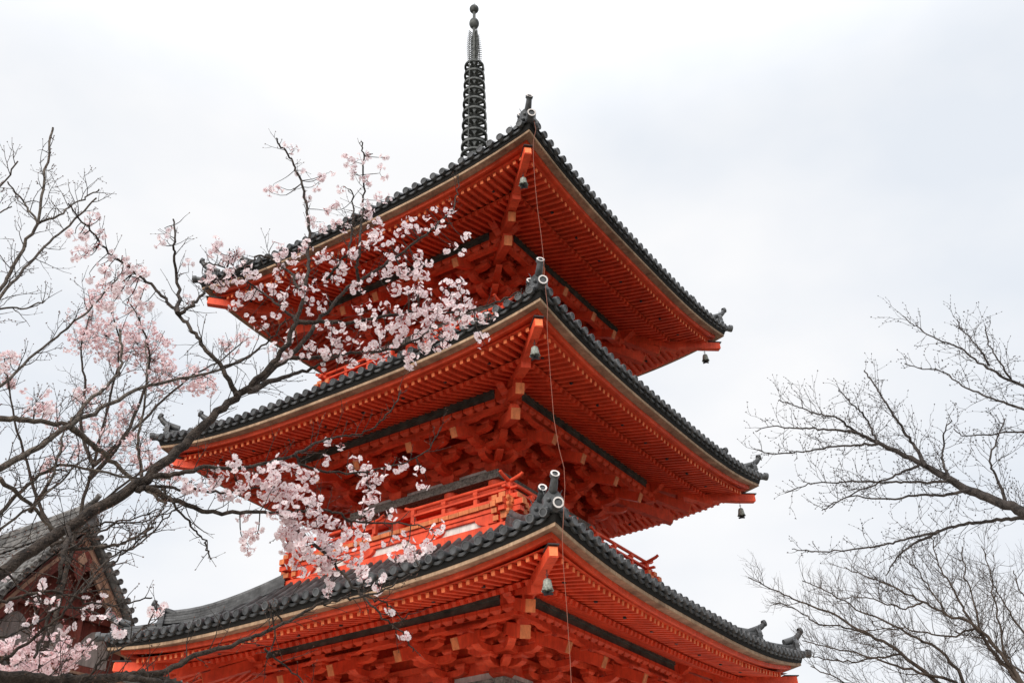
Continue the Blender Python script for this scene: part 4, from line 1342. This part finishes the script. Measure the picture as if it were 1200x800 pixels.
CL = [(341, 178, 8, 4), (330, 220, 8, 5), (352, 208, 7, 4), (378, 205, 9, 6), (322, 215, 6, 4), (355, 232, 5, 3), (362, 262, 6, 4), (388, 245, 9, 8), (374, 213, 6, 4), (318, 226, 6, 4), (345, 176, 6, 4), (383, 203, 5, 3),
      (417, 190, 12, 16), (437, 180, 6, 5), (445, 203, 8, 8), (430, 212, 8, 8), (403, 218, 7, 6), (430, 245, 12, 18), (447, 235, 8, 10), (400, 262, 10, 12), (440, 262, 10, 12), (415, 203, 8, 8), (455, 185, 5, 3),
      (480, 260, 8, 10), (500, 245, 8, 8), (515, 262, 10, 10), (525, 285, 8, 8), (440, 285, 10, 12), (460, 290, 10, 12), (415, 300, 12, 14), (465, 305, 12, 16), (485, 315, 12, 20), (495, 325, 8, 10), (460, 335, 8, 8), (500, 345, 6, 5), (420, 335, 6, 4), (380, 330, 8, 8), (520, 250, 6, 6), (532, 240, 5, 4), (478, 335, 6, 6), (375, 355, 7, 6), (470, 275, 7, 8), (450, 315, 8, 8), (395, 315, 6, 6),
      (470, 370, 15, 26), (490, 365, 15, 26), (510, 375, 18, 34), (530, 365, 18, 34), (545, 355, 14, 26), (555, 375, 14, 20), (500, 395, 15, 22), (530, 395, 15, 22), (470, 390, 15, 22), (440, 375, 12, 16), (420, 385, 12, 16), (455, 400, 10, 14), (565, 395, 6, 8), (390, 380, 10, 10), (400, 400, 10, 12), (430, 410, 10, 14), (380, 415, 10, 12), (410, 425, 10, 12), (445, 415, 8, 8), (575, 378, 7, 6), (520, 340, 8, 8), (485, 345, 8, 8), (540, 338, 7, 6), (425, 355, 8, 8), (380, 385, 8, 8),
      (240, 320, 12, 16), (255, 300, 8, 8), (275, 300, 10, 14), (265, 325, 10, 14), (290, 320, 10, 12), (300, 345, 8, 8), (285, 350, 6, 5), (250, 340, 8, 6), (320, 335, 8, 8), (345, 325, 8, 10), (330, 345, 6, 5), (360, 345, 8, 8), (305, 380, 7, 5), (275, 363, 7, 6), (330, 300, 8, 8), (360, 290, 6, 5), (375, 270, 8, 8), (295, 370, 6, 4), (340, 300, 6, 6), (385, 300, 7, 6), (325, 365, 7, 6), (345, 395, 7, 8), (360, 410, 8, 10), (330, 410, 8, 8),
      (107, 257, 6, 5), (92, 275, 6, 5), (110, 285, 7, 6), (95, 300, 8, 8), (118, 310, 8, 8), (143, 300, 6, 5), (151, 312, 6, 5), (186, 281, 6, 4), (216, 354, 6, 4), (160, 322, 6, 8), (130, 330, 12, 20), (150, 342, 10, 16), (165, 355, 10, 14), (125, 360, 10, 14), (196, 283, 5, 3),
      (335, 578, 14, 26), (345, 610, 14, 30), (360, 590, 12, 22), (340, 630, 14, 30), (370, 610, 14, 30), (360, 640, 14, 30), (385, 640, 14, 30), (400, 620, 12, 24), (375, 660, 12, 24), (395, 655, 12, 22), (410, 650, 10, 18), (425, 635, 10, 14), (390, 682, 9, 18), (430, 675, 8, 14), (445, 687, 6, 8), (365, 565, 10, 14), (430, 570, 9, 14), (438, 582, 9, 16), (425, 600, 8, 12), (430, 548, 6, 6), (455, 600, 6, 8), (475, 640, 10, 18), (500, 635, 10, 18), (485, 645, 8, 14), (515, 620, 8, 12), (455, 638, 8, 10), (461, 715, 6, 6), (475, 742, 5, 5), (420, 660, 8, 10), (352, 660, 8, 12), (330, 605, 10, 16), (463, 650, 8, 10), (445, 560, 6, 8), (440, 605, 6, 6), (480, 620, 6, 6), (450, 675, 6, 5),
      (225, 562, 10, 14), (250, 557, 10, 16), (275, 562, 12, 18), (300, 557, 14, 26), (320, 557, 14, 24), (310, 577, 12, 20), (345, 556, 10, 16), (390, 510, 6, 5), (400, 516, 6, 5), (415, 548, 10, 14), (430, 545, 8, 8), (375, 545, 7, 6), (470, 545, 8, 10), (500, 562, 6, 6), (490, 547, 5, 4), (280, 582, 9, 12), (290, 637, 9, 12), (300, 627, 7, 8), (265, 580, 8, 10), (240, 575, 8, 10), (330, 540, 8, 10), (450, 552, 6, 6), (285, 600, 8, 8),
      (5, 675, 7, 3), (47, 681, 6, 3), (8, 702, 6, 3), (42, 708, 5, 3), (53, 696, 5, 2), (35, 721, 6, 3), (60, 706, 6, 3), (78, 725, 8, 6), (98, 707, 6, 3), (117, 706, 5, 3), (111, 720, 6, 3), (140, 716, 7, 4), (176, 713, 9, 8), (143, 735, 9, 8), (116, 733, 5, 2)]
for (x, y, r, n) in CL:
    A.cluster(x, y, r, n, PETAL)
    if n >= 5 and 250 < y < 450 or n >= 24:
        A.cluster(x + rA.gauss(0, r * .9), y + rA.gauss(0, r * .9), r, max(3, int(n * .55)), PETAL)
    if n >= 4 and 245 < y < 350:
        A.cluster(x + rA.gauss(0, r * 1.3), y + rA.gauss(0, r * 1.3), r * .8, 4, PETAL)
A.done()

# ---------------------------------------------------------------- second tree: mostly bare pale grey limbs
rB = random.Random(23)
jB = at(-210, 640, 6.6)
B = Tree('cherry_tree', 'bare grey-barked cherry at the far left with upright twigs still in bud', 'tree', (jB.x - .4, jB.y + .2, 0), jB, .20, .14, BARKGREY, 'cherry trees at the left', rB)
B.limb([(-80, 492), (0, 490), (40, 494), (78, 496), (86, 491), (103, 471), (132, 445), (141, 430), (142, 405), (140, 385)], 6.4, 6.8, 10, 2.4, join=jB)
B.limb([(-80, 590), (0, 548), (43, 525), (69, 506), (92, 492), (124, 476), (161, 456), (200, 446), (259, 433), (300, 412)], 6.0, 6.9, 11, 2, join=jB)
B.limb([(80, 497), (100, 514), (124, 534), (149, 554), (172, 574), (195, 590)], 6.4, 6.6, 8, 3.5)
B.limb([(-60, 420), (0, 341), (17, 310), (32, 281), (44, 262), (50, 220), (57, 172), (62, 150)], 6.4, 6.9, 6, 2.2, join=jB)
B.limb([(45, 262), (69, 252), (89, 238), (103, 229), (116, 222)], 6.7, 6.9, 3, 1.5)
B.limb([(44, 262), (35, 248), (26, 235), (9, 213)], 6.7, 6.8, 3, 1.5)
B.limb([(-60, 400), (0, 347), (29, 315), (57, 284), (86, 259), (113, 232)], 6.5, 7.0, 5, 1.8, join=jB)
B.limb([(-40, 260), (0, 218), (21, 189)], 6.6, 6.7, 3, 1.6, join=at(-120, 420, 6.6))
B.limb([(-40, 268), (0, 249), (14, 242)], 6.6, 6.7, 3, 1.5, join=at(-120, 420, 6.6))
B.limb([(-70, 500), (0, 451), (43, 413), (72, 390), (109, 359), (124, 341), (140, 322)], 6.3, 6.9, 5, 1.6, join=jB)
B.limb([(-60, 395), (0, 362), (30, 362), (53, 352)], 6.5, 6.6, 4, 1.4, join=at(-120, 480, 6.6))
B.limb([(-60, 680), (0, 620), (40, 590), (75, 560), (95, 540), (118, 525)], 6.1, 6.5, 4.5, 1.5, join=jB)
B.limb([(-60, 640), (0, 602), (30, 568), (70, 545), (110, 550), (150, 560), (200, 561)], 6.1, 6.5, 6, 2, join=jB)
B.limb([(35, 600), (60, 560), (70, 530), (75, 505)], 6.3, 6.4, 5, 2)
B.limb([(168, 570), (164, 540), (163, 510), (170, 470), (172, 440), (170, 400)], 6.5, 6.8, 4.5, 1.6)
B.limb([(0, 560), (45, 600), (85, 640), (120, 640), (145, 636), (180, 617)], 6.2, 6.5, 5, 2)
for l in B.limbs:
    clothe(l['mb'], l['P'], l['R'], rB, BARK, BUD, .095, (.10, .46), 2, up=.30, start=.1, nb=3, budsize=.007, rt=.0036)
for (x, y, r, n) in [(12, 425, 10, 10), (6, 440, 10, 8), (50, 470, 12, 12), (60, 488, 10, 10), (100, 465, 10, 12), (118, 458, 8, 8), (40, 480, 8, 8)]:
    B.cluster(x, y, r, n, PETAL)
B.done()

# ---------------------------------------------------------------- third tree: pinker blossom farther back
rC = random.Random(37)
jC = at(30, 880, 9.8)
C_ = Tree('cherry_tree', 'pinker flowering cherry farther back, its blossom massed at the left before the hall', 'tree', (jC.x, jC.y + .2, 0), jC, .22, .15, BARK, 'cherry trees at the left', rC)
C_.limb([(30, 860), (40, 800), (60, 740), (75, 680), (90, 620), (105, 560), (120, 500), (135, 440), (140, 400), (128, 360)], 9.8, 10.4, 9, 1.5, join=jC)
C_.limb([(105, 560), (140, 520), (165, 470), (175, 420), (165, 380), (150, 350)], 10.2, 10.6, 6, 1.5)
C_.limb([(110, 545), (150, 510), (190, 470), (225, 440), (255, 425), (285, 400)], 10.1, 10.5, 5, 1.3)
C_.limb([(90, 620), (130, 580), (170, 550), (210, 530)], 10.0, 10.3, 5, 1.3)
C_.limb([(80, 660), (50, 600), (30, 540), (15, 480), (5, 420)], 10.0, 10.3, 6, 1.3)
C_.limb([(40, 810), (70, 780), (95, 765), (115, 745)], 9.7, 9.6, 4, 1.3)
C_.limb([(38, 815), (15, 785), (5, 765), (-10, 740)], 9.7, 9.6, 4, 1.3)
C_.limb([(110, 545), (95, 500), (100, 450), (95, 410), (105, 370)], 10.1, 10.4, 5, 1.3)
for l in C_.limbs:
    clothe(l['mb'], l['P'], l['R'], rC, BARK, BUD, .12, (.15, .55), 2, up=.3, start=.1, nb=2, budsize=.006, rt=.0034)
CC = [(108, 372, 24, 56), (125, 392, 28, 76), (140, 412, 25, 64), (160, 402, 25, 60), (180, 422, 25, 64), (200, 440, 25, 60), (228, 442, 20, 44), (242, 455, 14, 28), (100, 402, 20, 44), (120, 345, 18, 36), (165, 380, 20, 40), (270, 402, 14, 24), (290, 396, 12, 16), (185, 400, 16, 28),
      (100, 465, 15, 28), (45, 470, 18, 24), (60, 487, 14, 18), (145, 490, 20, 36), (130, 520, 22, 40), (165, 525, 20, 36), (185, 545, 15, 28), (80, 522, 14, 18), (60, 542, 14, 18), (10, 420, 15, 32), (5, 445, 10, 18), (110, 500, 16, 24), (200, 555, 12, 18),
      (20, 772, 20, 56), (45, 772, 24, 76), (70, 764, 18, 50), (20, 800, 20, 56), (60, 792, 20, 56), (88, 770, 13, 26), (40, 752, 10, 14), (75, 747, 8, 12), (8, 752, 12, 20), (100, 757, 8, 10)]
for (x, y, r, n) in CC: C_.cluster(x, y, r, int(n * 2.4), PETALPINK, size=.040)
C_.done()

# ---------------------------------------------------------------- budding tree whose boughs reach in from the right
rD = random.Random(41)
jD = at(1360, 720, 9.4)
D_ = Tree('budding_tree', 'bare dark tree at the right with long drooping boughs and small dark buds', 'tree', (jD.x + .4, jD.y + .2, 0), jD, .24, .17, BARKDARK, None, rD)
jD2 = at(1330, 530, 9.3)
D_.limb([(1300, 655), (1240, 622), (1200, 600), (1165, 586), (1132, 572), (1108, 558), (1085, 546), (1054, 531), (1022, 516), (1004, 507), (980, 504), (954, 502), (930, 501), (907, 500), (885, 505)], 9.2, 9.0, [15, 13, 11.5, 10, 9, 7.5, 6.2, 5.2, 4.2, 3.4, 2.6, 2.1, 1.7, 1.3, 1], 1, join=jD)
D_.limb([(1085, 546), (1072, 524), (1060, 506), (1049, 488), (1038, 472), (1029, 458), (1022, 447), (1013, 434)], 9.1, 9.2, 5, 1.4)
D_.limb([(1029, 520), (1022, 505), (1016, 491), (1006, 480), (997, 472), (990, 464), (983, 457)], 9.05, 9.1, 3, 1.2)
D_.limb([(1004, 506), (990, 496), (979, 489), (966, 486), (954, 484), (940, 478), (925, 472), (912, 470)], 9.05, 9.1, 3, 1.1)
D_.limb([(1029, 520), (1010, 521), (985, 522), (960, 526), (941, 529), (920, 531), (900, 531), (884, 525)], 9.1, 8.9, 3.2, 1.1)
D_.limb([(1138, 574), (1105, 580), (1079, 580), (1040, 584), (997, 581), (978, 589), (963, 598)], 9.1, 8.9, 4, 1.1)
D_.limb([(1114, 561), (1094, 565), (1060, 564), (1035, 565), (1010, 564), (980, 565), (954, 566), (938, 571), (920, 577)], 9.1, 8.9, 3.5, 1.1)
D_.limb([(1076, 546), (1060, 552), (1047, 558), (1020, 570), (991, 582), (972, 595)], 9.1, 8.9, 3.2, 1.1)
D_.limb([(1112, 560), (1107, 548), (1104, 534), (1106, 520), (1107, 504), (1115, 492)], 9.15, 9.2, 4, 1.1)
D_.limb([(1290, 520), (1240, 478), (1200, 453), (1172, 440), (1147, 425), (1126, 408), (1110, 402), (1094, 396), (1076, 384), (1066, 378), (1058, 370)], 9.3, 9.3, 6, 1.0, join=jD2)
D_.limb([(1290, 525), (1240, 497), (1200, 480), (1169, 469), (1141, 458), (1119, 446), (1101, 434), (1080, 432), (1060, 426)], 9.3, 9.1, 5, 1.0, join=jD2)
D_.limb([(1290, 520), (1240, 508), (1200, 506), (1169, 508), (1132, 511), (1118, 502)], 9.3, 9.2, 4, 1.1, join=jD2)
D_.limb([(1300, 640), (1240, 612), (1200, 607), (1178, 608), (1155, 611), (1135, 613), (1115, 617), (1092, 625), (1070, 629), (1053, 634), (1036, 638), (1019, 641), (979, 645), (950, 645), (928, 643)], 9.4, 9.2, 7, 1.0, join=jD)
D_.limb([(1100, 622), (1085, 630), (1070, 637), (1060, 644), (1053, 651), (1045, 662), (1038, 674)], 9.3, 9.2, 4, 1.2)
D_.limb([(1180, 590), (1168, 560), (1160, 540), (1170, 510), (1178, 490)], 9.2, 9.3, 4, 1.2)
D_.limb([(1160, 428), (1150, 412), (1136, 395), (1126, 385), (1122, 374)], 9.3, 9.35, 2.5, 1.1)
D_.limb([(1185, 446), (1172, 425), (1160, 405), (1155, 382)], 9.3, 9.35, 2.5, 1.1)
for l in D_.limbs:
    clothe(l['mb'], l['P'], l['R'], rD, BARKDARK, BUDDARK, .055, (.12, .48), 1, up=.26, start=.04, nb=4, budsize=.0095, rt=.0028, curl=.42)
D_.done()
tag(jD and D_.o, kind=None)

# ---------------------------------------------------------------- fine-twigged trees farther off, bottom right
def far_tree(label, base_px, dist, lines, seed, spacing, lr, levels=2):
    r = random.Random(seed)
    j = at(base_px[0], base_px[1], dist)
    t = Tree('bare_tree', label, 'tree', (j.x + .3, j.y, 0), j, .26, .18, BARKBROWN, 'fine twigged bare trees beyond the right roof corner', r)
    for (px, w0, dd) in lines:
        t.limb(px, dist, dist + dd, w0, 1.0, join=j if px[0][1] > 790 or px[0][0] > 1195 else None, jit=.03)
    for l in t.limbs:
        clothe(l['mb'], l['P'], l['R'], r, BARKBROWN, None, spacing, lr, levels, up=.30, start=.06, nb=0, rt=.0075, curl=.22, sides=3, sub=(.4, .7))
    t.done()
far_tree('bare fine-twigged tree fanning up leftward from the bottom right corner', (1250, 900), 19.0, [
    ([(1215, 830), (1180, 783), (1149, 744), (1132, 716), (1115, 688), (1101, 662), (1092, 631)], 7, .5),
    ([(1215, 825), (1180, 773), (1143, 733), (1109, 719), (1081, 705), (1053, 690), (1019, 676), (990, 664)], 6, -.5),
    ([(1180, 783), (1172, 739), (1165, 700), (1160, 670), (1150, 640)], 3, .6),
    ([(1143, 733), (1120, 745), (1090, 742), (1060, 738), (1030, 736), (1000, 742)], 2.5, -.6),
    ([(1149, 744), (1140, 700), (1130, 670), (1128, 640)], 2.5, .4),
    ([(1109, 719), (1090, 690), (1075, 668), (1060, 650)], 2.2, .3),
    ([(1081, 705), (1060, 712), (1035, 706), (1010, 700), (985, 700)], 2.2, -.3)], 51, .125, (.35, 1.2))
far_tree('low bare fine-twigged tree spreading left along the bottom edge beside the lowest roof tip', (1180, 920), 21.0, [
    ([(1150, 850), (1130, 820), (1098, 798), (1058, 767), (1019, 744), (985, 724), (945, 707), (911, 693), (877, 676)], 7, -.5),
    ([(1150, 840), (1115, 775), (1075, 747), (1041, 730), (1002, 713), (968, 692), (940, 680)], 5, .5),
    ([(1150, 845), (1120, 800), (1087, 790), (1041, 776), (1002, 765), (965, 756), (940, 750)], 5, -.6),
    ([(1140, 850), (1100, 815), (1040, 806), (990, 798), (950, 780)], 5, -.3),
    ([(1058, 767), (1030, 770), (1000, 775), (970, 772), (945, 768)], 2.5, .3),
    ([(1019, 744), (990, 735), (960, 730), (935, 715), (905, 705)], 2.2, .3)], 52, .125, (.35, 1.1))
far_tree('bare fine-twigged tree cut by the right edge above the bottom right corner', (1330, 900), 22.0, [
    ([(1290, 850), (1250, 800), (1215, 760), (1190, 728), (1172, 700), (1160, 676)], 6, .5),
    ([(1290, 840), (1250, 770), (1215, 715), (1195, 690), (1188, 668)], 5, -.5),
    ([(1290, 850), (1240, 815), (1200, 790), (1170, 760), (1140, 745), (1120, 740)], 5, .6)], 53, .13, (.35, 1.2))
